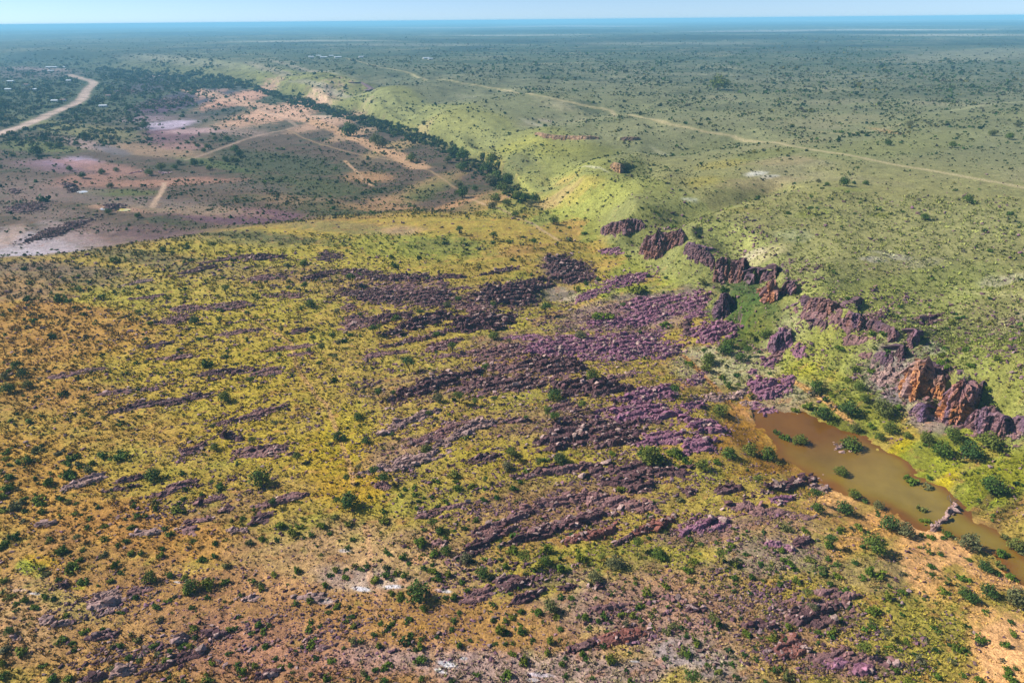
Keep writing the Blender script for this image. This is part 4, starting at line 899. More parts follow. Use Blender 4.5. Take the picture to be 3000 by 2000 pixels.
tint = np.array([alb(150, 112, 122), alb(136, 100, 92), alb(168, 140, 128), alb(118, 86, 98)])[rnd.randint(0, 4, len(sx))] * rnd.uniform(0.6, 1.35, (len(sx), 1))
v, f, c = spread(PEBBLES, np.stack([sx, sy, sz + 0.08 * size], 1), rnd.rand(len(sx)) * 6.28, size, tint)
link('loose_stones', mesh_np('loose_stones', v, f, MAT_ROCK, False, c), kind='stuff')

# broken slabs strewn along the strata between the outcrops
def strewn_slabs():
    ROCKY = [(1500, 1330, 560, 190, 0, .55), (1620, 1480, 420, 110, 6, .95), (1300, 1130, 420, 90, 6, .8), (1150, 1330, 190, 60, 20, 1.), (1750, 960, 260, 90, 4, .8), (1000, 880, 330, 60, 2, .55), (800, 800, 420, 50, 2, .45), (600, 1160, 420, 70, 6, .42), (620, 960, 400, 90, 6, .36), (720, 1290, 300, 80, 14, .5), (620, 1480, 300, 60, 12, .6), (1850, 1180, 240, 130, 4, .75), (2080, 1420, 260, 80, 0, .5), (2150, 1580, 260, 70, 0, .6), (2250, 1790, 280, 120, 0, .6), (2450, 1930, 300, 80, 0, .5), (1500, 1720, 260, 60, 8, .5), (1850, 1860, 200, 70, 10, .5), (400, 1780, 260, 60, 12, .45), (500, 1930, 330, 60, 14, .45), (950, 1880, 400, 90, 6, .25),
             (2620, 1130, 160, 60, -20, 1.), (2740, 1220, 120, 40, -18, 1.), (2300, 1000, 120, 60, 0, .6), (2550, 930, 200, 40, 6, .5), (2850, 1150, 200, 90, 0, .45), (2950, 1270, 120, 60, 0, .6), (2150, 760, 130, 60, 0, .5), (2000, 730, 160, 40, 0, .5), (2330, 870, 90, 60, 0, .7), (2600, 1400, 330, 80, 38, .03), (2700, 1620, 150, 90, 30, .05), (2940, 1880, 100, 150, 0, .02)]
    r = np.random.RandomState(77); n = 260000
    px, py = r.uniform(-100, 3100, n), r.uniform(640, 2080, n)
    x, y = flat(px, py, np.where((px > 2000) & (py < 1000), 10.0, 0.0))
    so, co = x * ca_ + y * sa_, -x * sa_ + y * ca_
    den = field(px, py, ROCKY, 0.05) * (0.12 + 1.25 * sstep(-0.05, 0.30, fbm(so / 15, co / 3.2, 4, 93)))
    k = r.rand(n) < den * 1.15
    x, y = x[k], y[k]; z = ground(x, y); d = np.hypot(x, y)
    ok = z > POND_Z + 0.3; x, y, z, d = x[ok], y[ok], z[ok], d[ok]
    size = np.clip(np.exp(r.normal(-0.38, 0.5, len(x))), 0.28, 1.9) * np.clip(d / 210, 0.85, 2.0)
    t0 = np.array([alb(146, 108, 124), alb(120, 88, 96), alb(172, 146, 140), alb(104, 76, 84), alb(152, 120, 108)])[r.randint(0, 5, len(x))]
    v, f, c = spread(SLABS, np.stack([x, y, z + 0.10 * size], 1), math.radians(24) + r.normal(0, .6, len(x)), size, t0 * r.uniform(.6, 1.3, (len(x), 1)), np.stack([r.normal(-.25, .35, len(x)), r.normal(0, .3, len(x))], 1))
    link('broken_slabs', mesh_np('broken_slabs', v, f, MAT_ROCK, False, c), kind='stuff')
    print('strewn slabs', len(x))
strewn_slabs()
# ------------------------------------------------------------------ plants
def foliage_mat(name, col, col2):
    q = Nodes(name)
    oi = q.n('ObjectInfo')
    a = q.ramp(oi.outputs['Random'], [(0.0, alb(*col2)), (0.45, alb(*col)), (0.8, alb(col[0] + 22, col[1] + 6, col[2] + 4)), (1.0, alb(112, 110, 78))])
    c = q.mix(1.0, a, q.attr('tone'), 'MULTIPLY')
    return q.done(c, 0.75, 0.15)
MAT_LEAF = foliage_mat('acacia_leaves', (88, 112, 40), (70, 96, 44))
MAT_BUSH = foliage_mat('shrub_leaves', (100, 122, 32), (78, 106, 32))
q = Nodes('mixed_leaves'); MAT_MIXED = q.done(q.attr('tone'), 0.8, 0.12)
q = Nodes('bark'); MAT_BARK = q.done(q.ramp(q.noise(4, 4), [(0.3, alb(70, 54, 44)), (0.7, alb(120, 98, 82))]), 0.9, 0.15)
q = Nodes('bleached_wood'); MAT_DEAD = q.done(q.ramp(q.noise(3, 4), [(0.3, alb(96, 84, 84)), (0.7, alb(160, 146, 140))]), 0.9, 0.15)

def leaves(lobes, n, leaf, seed, up=0.35):
    """leaf-sized faces spread through the outer shells of several lobes (x, y, z, rx, ry, rz)"""
    r = np.random.RandomState(seed)
    L = np.array(lobes, float)
    vol = (L[:, 3] * L[:, 4] * L[:, 5]) ** 0.75
    k = r.choice(len(L), n, p=vol / vol.sum())
    d = r.normal(size=(n, 3)); d /= np.linalg.norm(d, axis=1)[:, None]
    rad = r.uniform(0.25, 1, n) ** 0.45
    rough = 1 + 0.30 * np.sin(d[:, 0] * 7 + k * 2.1) * np.sin(d[:, 1] * 6 - k) * np.sin(d[:, 2] * 5 + k)
    p = L[k, :3] + d * rad[:, None] * rough[:, None] * L[k, 3:]
    nrm = d + r.normal(size=(n, 3)) * 0.75 + np.array([0, 0, up])
    nrm /= np.linalg.norm(nrm, axis=1)[:, None]
    t = np.cross(nrm, r.normal(size=(n, 3))); t /= np.linalg.norm(t, axis=1)[:, None]
    b = np.cross(nrm, t)
    s = leaf * r.uniform(0.6, 1.4, n)[:, None]
    q = np.stack([p - t * s - b * s * .7, p + t * s * .9 - b * s * .6, p + t * s + b * s * .8, p - t * s * .8 + b * s * .7], 1)
    q += r.normal(size=q.shape) * leaf * 0.18
    c = np.repeat(r.uniform(0.6, 1.45, n) * (0.86 + 0.28 * np.sin(k * 12.9)), 4)
    q[..., 2] = np.maximum(q[..., 2], 0.01)
    return q.reshape(-1, 3), np.arange(n * 4).reshape(n, 4), c

def tube(V, Fq, pts, radii, sides=6):
    base_i = len(V)
    for i, (p, r) in enumerate(zip(pts, radii)):
        p = Vector(p)
        d = (Vector(pts[min(i + 1, len(pts) - 1)]) - Vector(pts[max(i - 1, 0)])).normalized()
        u = d.orthogonal().normalized(); w = d.cross(u)
        for k in range(sides):
            a = 6.2832 * k / sides
            V.append(tuple(p + (u * math.cos(a) + w * math.sin(a)) * r))
    for i in range(len(pts) - 1):
        for k in range(sides):
            a, b = base_i + i * sides + k, base_i + i * sides + (k + 1) % sides
            Fq.append((a, b, b + sides, a + sides))

def limbs(seed, h, spread_, r0, n, top, wig=0.12):
    r = random.Random(seed); V, Fq = [], []
    lean = (r.uniform(-.1, .1), r.uniform(-.1, .1))
    fork = Vector((lean[0] * h, lean[1] * h, h * 0.5))
    tube(V, Fq, [(0, 0, -0.15), (lean[0] * h * .3, lean[1] * h * .3, h * .25), tuple(fork)], [r0 * 1.3, r0, r0 * .8], 7)
    for k in range(n):
        a = 6.2832 * (k + r.random() * 0.7) / n
        e = Vector((math.cos(a) * spread_ * r.uniform(.5, 1), math.sin(a) * spread_ * r.uniform(.5, 1), top * r.uniform(.8, 1.05)))
        m = fork.lerp(e, 0.5) + Vector((r.uniform(-wig, wig), r.uniform(-wig, wig), 0.08 * h))
        tube(V, Fq, [tuple(fork), tuple(m), tuple(e)], [r0 * .6, r0 * .4, r0 * .16], 5)
        for j in range(2):
            e2 = m.lerp(e, r.uniform(.3, .9)) + Vector((r.uniform(-1, 1), r.uniform(-1, 1), r.uniform(.1, .8))) * spread_ * 0.4
            tube(V, Fq, [tuple(m.lerp(e, .3)), tuple(e2)], [r0 * .28, r0 * .08], 4)
    return np.array(V), np.array(Fq)

def tree_kind(seed, form):
    """unit crown width; returns trunk mesh and crown mesh"""
    r = random.Random(seed)
    lobes = []
    if form == 'a':                             # open acacia crown carried on a visible trunk
        hc = 0.74
        for k in range(6):
            a = 6.2832 * k / 6 + r.random(); d = r.uniform(.12, .30)
            lobes.append((math.cos(a) * d, math.sin(a) * d, hc + r.uniform(-.10, .12), r.uniform(.16, .26), r.uniform(.16, .26), r.uniform(.11, .18)))
        lobes.append((0, 0, hc + .06, .24, .24, .17))
        nl, lf = 560, 0.028
        tv, tf = limbs(seed, hc * 0.9, .30, .030, 5, hc)
    elif form == 'b':                           # dense thicket tree with its crown almost on the ground
        for k in range(8):
            a = 6.2832 * k / 8 + r.random(); d = r.uniform(.14, .30)
            lobes.append((math.cos(a) * d, math.sin(a) * d, r.uniform(.22, .46), r.uniform(.18, .26), r.uniform(.18, .26), r.uniform(.16, .24)))
        lobes += [(0, 0, .52, .26, .26, .20), (r.uniform(-.1, .1), r.uniform(-.1, .1), .34, .32, .32, .26)]
        nl, lf = 820, 0.027
        tv, tf = limbs(seed, .55, .26, .032, 5, .5)
    elif form == 'd':                           # bare grey branches
        tv, tf = limbs(seed, .6, .45, .022, 9, .62, .2)
        return tv, tf, None
    c = leaves(lobes, nl, lf, seed)
    return tv, tf, c
TREES = {'a': [], 'b': [], 'd': []}
for form, num in (('a', 6), ('b', 6), ('d', 3)):
    for i in range(num):
        tv, tf, c = tree_kind(500 + i + ord(form) * 10, form)
        t_me = mesh_np('trunk', tv, tf, MAT_DEAD if form == 'd' else MAT_BARK, True)
        c_me = mesh_np('crown', c[0], c[1], MAT_LEAF, False, np.repeat(c[2][:, None], 3, 1)) if c else None
        TREES[form].append((t_me, c_me))
def shrub_shape(seed, n, leaf):
    r = random.Random(seed); tall = r.uniform(0.7, 1.35); ang = r.random() * 6.28; lop = r.uniform(0, .16)
    lobes = [(math.cos(ang) * lop, math.sin(ang) * lop, .20 * tall, r.uniform(.24, .36), r.uniform(.24, .36), .22 * tall)]
    for k in range(r.randint(4, 8)):
        a = ang + r.gauss(0, 1.3) + (3.14 if r.random() < .4 else 0); d = r.uniform(.12, .42)
        lobes.append((math.cos(a) * d, math.sin(a) * d, r.uniform(.08, .36) * tall, r.uniform(.08, .22), r.uniform(.08, .22), r.uniform(.08, .22) * tall))
    return leaves(lobes, n, leaf, seed, 0.5)
SHRUBS = []
for i in range(16):
    v, f, c = shrub_shape(900 + i, 330, 0.045)
    SHRUBS.append(mesh_np('shrub', v, f, MAT_BUSH, False, np.repeat(c[:, None], 3, 1)))

# survey of single plants: tile, then x y crown-width triples in the tile's own scale
P_TREES = """
4a 1408 155 70; 1268 252 60; 525 355 42; 465 525 64; 1490 432 75; 1470 370 42; 1890 282 62; 2000 278 80; 2005 420 66; 1897 432 48; 1680 400 42; 2060 760 66; 2115 825 66; 2225 790 55; 2185 745 60; 2215 590 52; 1430 485 38; 920 590 56; 1630 600 58; 1445 635 56; 1980 565 45; 1850 690 62; 1322 772 62; 970 765 52; 1490 880 66; 1655 1030 75; 1815 1315 58; 1665 1430 72; 1955 1530 72; 2100 925 52; 2205 875 56; 965 915 46; 555 1240 44; 1405 1335 52; 1210 1265 30; 2020 840 32
4b 2040 530 88; 1475 1140 112; 2215 1405 78; 1280 640 84; 150 990 84; 60 1080 104; 190 1060 84; 115 940 84; 40 1010 74; 1410 1470 72
5a 695 545 66; 770 505 60; 1000 540 62; 730 810 80; 1105 780 46; 625 740 70; 450 910 105; 945 950 76; 1395 1270 92; 1350 1235 82; 1580 1190 82; 775 1130 92; 880 1170 60; 920 1150 42; 1005 1155 56; 250 1105 76; 345 1110 52; 95 1075 52; 340 1385 56; 575 1250 56; 215 695 76; 250 680 52; 360 630 72; 125 605 46; 525 590 62; 1845 545 46; 1345 555 92; 70 365 92; 2185 1095 92; 1210 1275 52; 780 45 62; 1000 85 62; 1265 130 60
5b 1000 740 88; 1645 1005 108; 1400 1125 112; 635 1150 88; 110 1265 78; 160 1425 78; 555 1475 84; 1115 1500 84; 1435 1550 100; 2190 1500 92; 2020 1530 172; 1575 740 92; 15 1410 62
5d 1435 820 80
6b 270 830 112; 875 1075 116; 545 735 104; 1085 1215 152; 1310 1215 152; 920 1250 132; 1355 1340 112; 1765 1385 132; 770 1425 112; 1095 1440 152; 305 1500 122; 440 1480 122; 560 1510 132; 2005 1420 172; 1870 1490 160; 1690 1480 142; 1590 1410 102; 165 895 112; 375 880 78; 295 790 102; 1155 1070 92; 1190 1150 82; 240 1225 112; 155 950 86; 395 800 72; 1290 1400 74; 1470 1390 74; 1125 1345 82
6a 135 845 62; 420 840 62; 360 1065 48; 440 740 72
6d 360 1300 112
7b 1010 185 132; 1710 215 152; 990 865 112; 1255 915 122; 65 1215 84
7a 1955 75 76; 1395 240 52; 1800 375 72; 2215 360 64; 1275 640 54; 520 600 72; 515 390 52
7d 940 815 72
8b 60 360 152; 690 690 92; 820 740 102; 1370 1060 122; 925 835 122; 1090 130 92; 500 950 190; 1435 90 102; 2080 700 112; 1340 755 102; 1800 760 150; 1660 860 112
8a 120 145 56; 40 220 62; 1200 730 122; 600 510 82; 1120 50 84; 1300 110 72; 1710 730 72; 1940 640 92; 950 220 52; 215 165 84; 285 210 92
9b 130 130 112; 2025 255 184; 1350 500 152; 1455 550 142; 1060 410 132; 1250 640 182; 1870 630 162; 2000 950 124; 2180 990 182; 2175 645 132; 1850 970 112; 1900 1000 102; 1035 175 106; 1280 390 86; 1125 320 102; 1980 790 112; 885 415 92
9a 240 715 92; 200 1130 92; 1175 1315 122; 1330 1230 82; 810 965 84; 850 1050 82; 870 325 92; 485 225 82; 60 1510 132; 965 610 112
9d 1755 360 112
1b 970 1125 40; 985 1130 62; 1060 1090 80; 1150 1095 52; 1175 1065 46; 1280 1070 62; 1265 1048 36; 1325 1068 42; 1390 1050 42; 1480 1040 58; 1545 975 66; 1530 1045 52; 1375 1100 52; 1575 1010 60; 1415 905 46; 1370 960 60; 1340 985 42; 1300 955 42; 1495 910 60; 765 1110 46; 670 1125 52; 545 1150 56; 460 1105 52; 730 1215 56; 905 1412 52; 715 1385 58; 245 985 112; 500 940 42; 395 950 72; 330 950 62; 565 890 62; 955 820 60; 20 675 90
2b 735 990 102; 800 1015 112; 700 1045 62; 865 1080 58; 790 1090 92; 930 1020 62; 985 1040 92; 960 1095 112; 1030 1075 62; 1010 1150 122; 980 1180 102; 1095 1160 82; 1060 1220 92; 780 1210 62; 795 1265 102; 1015 1300 84; 1085 1320 72; 990 1345 72; 1150 1280 82; 1200 1290 72; 1270 1295 92; 1245 1330 62; 1140 1400 62; 1395 1445 78; 460 1035 82; 230 910 92; 270 935 102; 60 845 140; 875 1230 52
3b 1485 810 62; 2140 890 72; 1770 950 54; 2030 870 60; 1055 1190 90; 1200 1195 52; 1345 935 56; 1590 1420 66; 1870 1305 76; 2195 815 50; 230 540 150; 890 1185 45; 945 1205 45
3a 1145 1105 30; 1160 1330 36; 1125 1405 34; 840 1295 36; 830 1370 52; 1440 1395 40; 2130 1415 60
"""
P_SHRUBS = """
4s 515 435 56; 990 660 56; 1360 925 88; 340 740 56; 175 500 62; 400 505 86; 1070 180 66; 750 255 70; 260 300 40; 165 305 50
5s 1710 610 140; 1680 640 70; 1130 245 36; 1105 130 50; 1185 95 36; 2180 30 70; 1500 35 30; 1595 70 45; 1680 375 50; 1610 405 45; 1555 445 66; 355 285 70; 1935 435 130; 1880 225 40; 2130 365 40; 2135 665 90; 940 450 36; 60 735 50; 20 780 50
6s 45 925 76; 255 1015 56; 300 1075 60; 140 405 56; 275 450 80; 1080 1030 60; 1235 975 60; 1130 965 60; 975 1120 60; 945 1165 50; 815 1210 80; 730 1225 60; 985 1310 70; 1240 1335 60; 615 1380 50; 675 1420 70; 2000 1090 60; 1835 1040 60; 1430 550 45; 1760 650 70; 1800 630 40; 2060 890 60; 1850 835 60; 1720 825 50; 1030 815 60; 1075 500 45; 1250 735 50; 1315 730 50; 570 990 36; 350 1000 50; 110 90 30; 1415 1215 60; 1700 920 90; 1880 940 60; 1700 870 60; 2015 190 46
7s 1120 855 70; 1210 870 66; 1365 915 96; 1240 960 80; 1480 895 80; 1800 852 60; 1950 830 70; 2205 825 60; 2155 855 42; 1655 895 50; 1700 915 56; 1715 945 60; 2135 925 60; 470 805 110; 300 845 60; 790 840 50; 760 790 66; 540 890 80; 730 890 60; 385 885 42; 430 890 36; 25 890 72; 75 990 92; 290 995 56; 175 1025 66; 235 1065 70; 350 1010 50; 110 1050 46; 110 1088 40; 145 1358 90; 40 1335 90; 410 1275 80; 480 1300 60; 495 1335 50; 545 1222 70; 285 1443 60; 350 1530 80; 450 1530 76; 20 1520 70; 20 1440 70; 905 1278 66; 1015 1308 66; 795 1315 60; 735 1322 40; 1035 1370 56; 850 1393 60; 915 1410 50; 1270 1205 66; 1275 1268 50; 1245 1318 70; 1205 1310 56; 1190 1342 46; 1115 1358 46; 1090 1415 70; 1395 1430 60; 1505 1368 50; 1595 1485 76; 1560 1445 50; 1680 1455 56; 1840 1460 66; 1745 1320 66; 1670 1333 40; 2050 1298 82; 1730 1222 66; 1700 1180 60; 1770 1180 50; 1500 1212 60; 1545 1210 50; 1655 1240 42; 1565 1130 46; 1365 1000 50; 1580 985 46; 1475 1028 30; 2030 1022 60; 1930 1045 50; 2210 1050 60; 2155 1100 42; 2040 1160 56; 2030 1205 66; 2105 1188 42; 2170 1410 66; 2070 1400 50; 2145 1530 66; 2040 1505 46; 1900 1450 46; 1815 1405 42; 1920 1495 32; 1355 1550 90; 1115 1518 46; 735 1465 60; 400 1160 60; 435 1115 60; 670 1215 50; 790 1100 60; 1105 1020 60; 1030 1065 70; 1260 1065 50; 885 1005 50; 1050 1145 60; 640 930 26; 685 530 56; 685 622 60; 835 630 66; 675 722 70; 860 708 60; 925 712 46; 770 660 46; 525 755 56; 540 690 42; 400 700 100; 330 625 60; 1055 725 60; 1060 680 50; 1410 648 50; 1330 750 60; 1400 738 50; 1490 790 56; 1720 615 60; 1630 645 66; 1820 628 42; 1915 575 70; 1995 605 36; 2040 590 46; 2165 578 46; 1840 530 80; 1970 535 60; 2100 530 80; 2195 470 70; 495 452 56; 650 410 46; 870 405 50; 1025 420 56; 865 535 60; 900 468 60; 955 470 42; 1165 388 46; 1155 430 70; 1205 358 46; 1215 440 42; 1330 325 46; 1220 298 46; 1195 190 50; 1440 275 70; 1585 485 50; 1110 590 60; 1085 545 50; 150 500 56; 165 430 50; 275 440 70; 30 425 70; 110 400 90; 260 350 110; 330 250 90; 460 185 130; 590 170 80; 170 100 90; 240 35 80; 50 40 70; 40 90 60; 45 210 90; 55 285 80; 400 360 50; 10 670 80; 40 640 80; 100 605 80; 20 340 60; 155 355 60; 300 395 42; 680 75 70; 800 70 110; 480 75 90; 395 45 70; 440 110 60; 520 125 60; 600 120 70
8s 280 500 76; 45 525 60; 545 560 42; 640 565 80; 610 720 70; 1120 690 80; 1355 690 90; 1560 740 90; 1440 820 80; 520 650 96; 295 695 46; 320 720 42; 410 745 60; 445 778 42; 75 625 50; 35 675 46; 130 820 56; 170 800 46; 25 820 46; 295 805 60; 360 840 60; 295 855 70; 225 880 86; 415 860 60; 30 870 60; 545 810 50; 590 830 70; 695 850 70; 385 985 60; 385 1015 50; 320 970 60; 735 1000 70; 830 960 50; 690 1010 42; 790 895 70; 625 885 70; 1180 1085 60; 1290 1090 90; 990 1050 46; 540 1085 60; 770 1102 46; 740 1155 50; 725 1210 46; 990 1150 46; 1120 1130 56; 1070 1160 46; 1040 1210 90; 1080 1230 50; 1180 1222 86; 1250 1282 50; 1375 1287 70; 1435 1282 32; 1010 1305 46; 1080 1310 42; 1130 1303 36; 775 1315 60; 845 1285 36; 630 1255 42; 525 1270 42; 520 1325 70; 490 1340 50; 455 1245 42; 460 1270 46; 525 1405 80; 440 1140 56; 425 1165 42; 340 1170 50; 255 1170 46; 300 1215 46; 345 1240 36; 245 1322 60; 215 1252 46; 130 1290 46; 75 1290 60; 65 1120 56; 85 1180 60; 30 1160 42; 310 1440 80; 280 1470 50; 225 1480 56; 280 1540 56; 145 1500 60; 175 1530 46; 75 1535 46; 530 1535 60; 885 1508 50; 1085 1510 90; 725 1550 50; 1195 1418 86; 1125 1372 60; 1350 1358 66; 1450 1445 60; 1545 1475 32; 1465 1518 46; 1580 1370 60; 1605 1405 46; 1770 1415 92; 1870 1483 46; 1645 1530 46; 1720 1315 56; 1605 1143 66; 1720 1125 60; 1680 1160 50; 1840 1115 70; 1910 1115 70; 1965 1055 60; 1960 1155 46; 1865 1175 60; 2035 1195 60; 2180 1185 82; 2140 1230 60; 1435 1205 60; 1625 1205 46; 1410 1130 60; 1325 1160 36; 1555 1125 36; 1740 1225 42; 1770 1170 36; 1510 1000 50; 1440 1000 50; 1330 940 50; 2000 970 82; 2130 930 70; 2100 740 82; 2230 1350 82; 1890 1365 26; 2120 1405 42; 1900 1550 60; 890 495 56; 1035 505 36; 808 550 46; 740 562 36; 680 612 46; 685 380 60; 630 405 42; 510 375 42; 490 415 36; 390 335 42; 480 275 60; 620 240 60; 730 200 82; 765 290 70; 865 270 66; 940 285 36; 1135 285 56; 1170 240 50; 1015 350 56; 930 370 50; 750 245 42; 420 290 42; 485 325 50; 595 340 42; 545 350 30; 180 348 32; 275 440 46; 2025 70 150; 2190 60 110; 555 40 90; 2190 150 60; 1840 295 80; 1780 60 60; 2220 360 60; 1080 800 60; 600 785 42
9s 25 105 82; 220 115 70; 1495 235 96; 1605 275 86; 1615 215 46; 1330 170 46; 1565 433 70; 1605 505 96; 1195 370 50; 1035 560 70; 960 660 82; 1630 610 60; 1575 600 46; 1735 590 70; 1705 615 36; 2080 790 82; 2090 720 82; 2150 865 82; 2070 850 60; 2110 605 60; 2230 700 82; 1830 865 82; 1875 750 50; 1630 795 56; 1635 845 50; 1690 715 50; 1625 705 50; 1555 675 32; 1150 545 60; 690 545 82; 800 560 60; 315 660 82; 420 720 50; 640 690 60; 510 785 50; 680 770 92; 740 820 50; 830 745 70; 1130 770 56; 1015 795 50; 920 815 60; 920 850 50; 955 745 50; 970 915 62; 1010 860 70; 1050 950 90; 1440 965 60; 1700 955 72; 1345 1005 70; 1980 1090 50; 2155 1160 52; 2170 1240 62; 2115 1310 66; 1950 1270 96; 1245 1090 86; 240 1180 60; 690 1195 82; 975 1220 86; 890 1235 60; 1235 1195 60; 80 1295 76; 30 1255 50; 30 1375 72; 410 1235 70; 580 1270 70; 405 1385 46; 480 1410 42; 480 1335 36; 325 1440 50; 350 1520 56; 160 1450 50; 235 1490 60; 590 1480 50; 690 1510 110; 1525 1380 42; 1560 1410 82; 1760 1410 60; 1850 1350 70; 1790 1330 82; 1650 1340 50; 1460 1290 60; 1380 1325 60; 1420 1350 42; 1640 1195 50; 2120 1470 92; 2185 1465 42; 2150 1540 82; 1960 1545 90; 1840 1510 50; 1670 1520 60; 1400 1480 60; 1490 1550 82; 30 830 70; 50 890 60; 340 790 60; 75 770 60; 45 625 50; 110 650 50; 225 640 42; 740 895 60; 640 910 60; 340 870 60; 450 870 60; 1220 830 90; 1300 850 90; 1180 870 70
"""
def survey(txt):
    out = []
    for line in txt.strip().split('\n'):
        head, rest = line.strip().split(' ', 1)
        for p in rest.split(';'):
            x, y, w = [float(k) for k in p.split()]
            px, py = tp(int(head[0]), x, y)
            out.append((px, py, w / 2.24, head[1]))
    return out
plants = survey(P_TREES) + survey(P_SHRUBS)
LOW = {'a': 0.66, 'b': 0.34, 'd': 0.40, 's': 0.22}
pxs = np.array([p[0] for p in plants]); pys = np.array([p[1] + LOW[p[3]] * p[2] for p in plants])
wx, wy, wz, wd = at(pxs, pys)
width = np.array([p[2] for p in plants]) * wd / FOC
shrubs = [i for i, p in enumerate(plants) if p[3] == 's']
single = set(sorted(shrubs, key=lambda i: -plants[i][2])[:300])
pr = random.Random(3)
SOILWORD = None
small_px = []
for i, (px, py, w, kind) in enumerate(plants):
    loc = (float(wx[i]), float(wy[i]), float(wz[i]) - 0.05)
    s = float(width[i]) * pr.uniform(0.98, 1.1)
    yaw = pr.uniform(0, 6.28)
    if kind == 's':
        s *= 1.08
        if i not in single:
            small_px.append((loc, s)); continue
        o = link('shrub', SHRUBS[pr.randrange(len(SHRUBS))])
        o.location = loc; o.rotation_euler = (0, 0, yaw); o.scale = (s, s * pr.uniform(.7, 1.15), s * pr.uniform(.75, 1.25))
        big = 'large' if w > 36 else ('small' if w < 24 else '')
        want(o, px, py, ' '.join(t for t in (big, 'dark green shrub') if t), 'shrub', 'shrubs dotted over the dry slopes', w)
        continue
    t_me, c_me = TREES[kind][pr.randrange(len(TREES[kind]))]
    nm = {'a': 'acacia_tree', 'b': 'thicket_tree', 'd': 'dead_tree'}[kind]
    root = link(nm, None)
    root.location = loc; root.rotation_euler = (0, 0, yaw); root.scale = (s, s, s * pr.uniform(.9, 1.1))
    link('trunk', t_me, root)
    if c_me: link('crown', c_me, root)
    far = wd[i] > 420
    word = {'a': 'acacia with a bare trunk', 'b': 'dense dark bushy tree', 'd': 'bare grey dead tree'}[kind]
    big = 'large' if w > 50 and kind != 'd' else ('small' if w < 26 and kind != 'd' else '')
    want(root, px, py, (big + ' ' + word).strip(), 'tree', {'a': 'acacias on the grassy hill', 'b': 'dense bushy trees', 'd': 'dead grey trees'}[kind], w)

# ------------------------------------------------------------------ growth nobody could count
def tiny(seed, n, leaf):
    v, f, c = shrub_shape(seed, n, leaf)
    return v, f, c
TINY = [tiny(1300 + i, 46, 0.10) for i in range(8)]
FARB = [tiny(1400 + i, 16, 0.17) for i in range(8)]
MIDB = [tiny(1500 + i, 70, 0.085) for i in range(8)]
GREENS = np.array([alb(82, 112, 38), alb(66, 98, 38), alb(96, 118, 48), alb(58, 86, 42), alb(104, 112, 54), alb(132, 126, 58), alb(112, 106, 80)])
def strew(name, variants, n, box, blobs, default, z_guess, lo, hi, grow, seed, cluster=(90, 40, 0.0), greens=GREENS, dark=1.0, mat=MAT_MIXED):
    r = np.random.RandomState(seed)
    px, py = r.uniform(box[0], box[2], n), r.uniform(box[1], box[3], n)
    den = field(px, py, blobs, default)
    den = den * (0.35 + 1.3 * sstep(cluster[2] - 0.12, cluster[2] + 0.25, fbm(px / cluster[0], py / cluster[1], 3, seed)))
    keep = r.rand(n) < den
    px, py = px[keep], py[keep]
    x, y = flat(px, py, z_guess(px, py) if callable(z_guess) else z_guess)
    z = ground(x, y)
    ok = (z > POND_Z + 0.12) | (np.hypot(x, y) > 420)
    for ln, wd in WAYS: ok &= seg_dist(x, y, ln) > wd
    x, y, z = x[ok], y[ok], z[ok]
    d = np.hypot(x, y)
    s = np.exp(r.normal(0, 0.38, len(x))) * (lo + (hi - lo) * r.rand(len(x)) ** 2) * grow(d)
    tint = greens[r.randint(0, len(greens), len(x))] * r.uniform(0.6, 1.3, (len(x), 1)) * dark
    v, f, c = spread(variants, np.stack([x, y, z - 0.03 * s], 1), r.rand(len(x)) * 6.28, s, tint)
    link(name, mesh_np(name, v, f, mat, False, c), kind='stuff')
    return len(x)
def _way(p):
    a = np.array(p, float); x, y, _, _ = at(a[:, 0], a[:, 1]); return list(zip(x, y))
WAYS = [(_way(ROAD), 6), (_way(TRACK), 17), (_way(TRACK_B), 7), (_way(TRACK_C), 4), (_way(TRACK_E), 5), (_way(TRACK_F), 3)]
zr = lambda px, py: np.where((px > 1500) & (py < 1050) & (px > 3000 - (1050 - 0) + (py - 500) * 0.9 - 450), 16.0, np.where(py < 690, -9.0, 1.0))
SCRUB = [(250, 1050, 330, 260, 0, .7), (150, 1450, 300, 200, -10, .5), (700, 1000, 420, 200, -6, .42), (700, 820, 600, 90, -4, .6), (1000, 1250, 300, 160, -20, .3), (700, 1500, 500, 90, -10, .28), (800, 1850, 900, 170, 0, .10), (1400, 1650, 400, 120, 0, .6), (1500, 1100, 500, 200, 0, .28), (1900, 1650, 400, 140, 0, .95), (2200, 1800, 350, 200, 0, 1.), (2650, 1850, 230, 160, 40, 1.), (2500, 1560, 160, 80, 30, .5),
         (1250, 690, 420, 70, 0, .8), (300, 720, 400, 60, 0, .55), (2560, 1215, 240, 60, 26, 1.), (2780, 1330, 180, 60, 26, 1.), (2900, 1430, 120, 40, 30, .8), (2920, 1450, 120, 50, 20, .5), (2700, 1060, 360, 160, 20, .45), (2200, 870, 110, 100, 0, .7), (2600, 680, 500, 160, 0, .12), (1700, 560, 300, 110, -10, .35), (2720, 1620, 110, 70, 30, .25), (2940, 1880, 100, 150, 0, .08), (2600, 1380, 330, 70, 38, .05), (2200, 1080, 160, 50, 0, .25), (1000, 620, 500, 40, -4, .7), (1200, 560, 200, 90, 10, .6)]
n1 = strew('scrub', TINY, 30000, (-150, 560, 3150, 2090), SCRUB, .09, zr, 0.45, 1.25, lambda d: np.clip(d / 200, 0.85, 2.0), 17, (70, 34, 0.0))
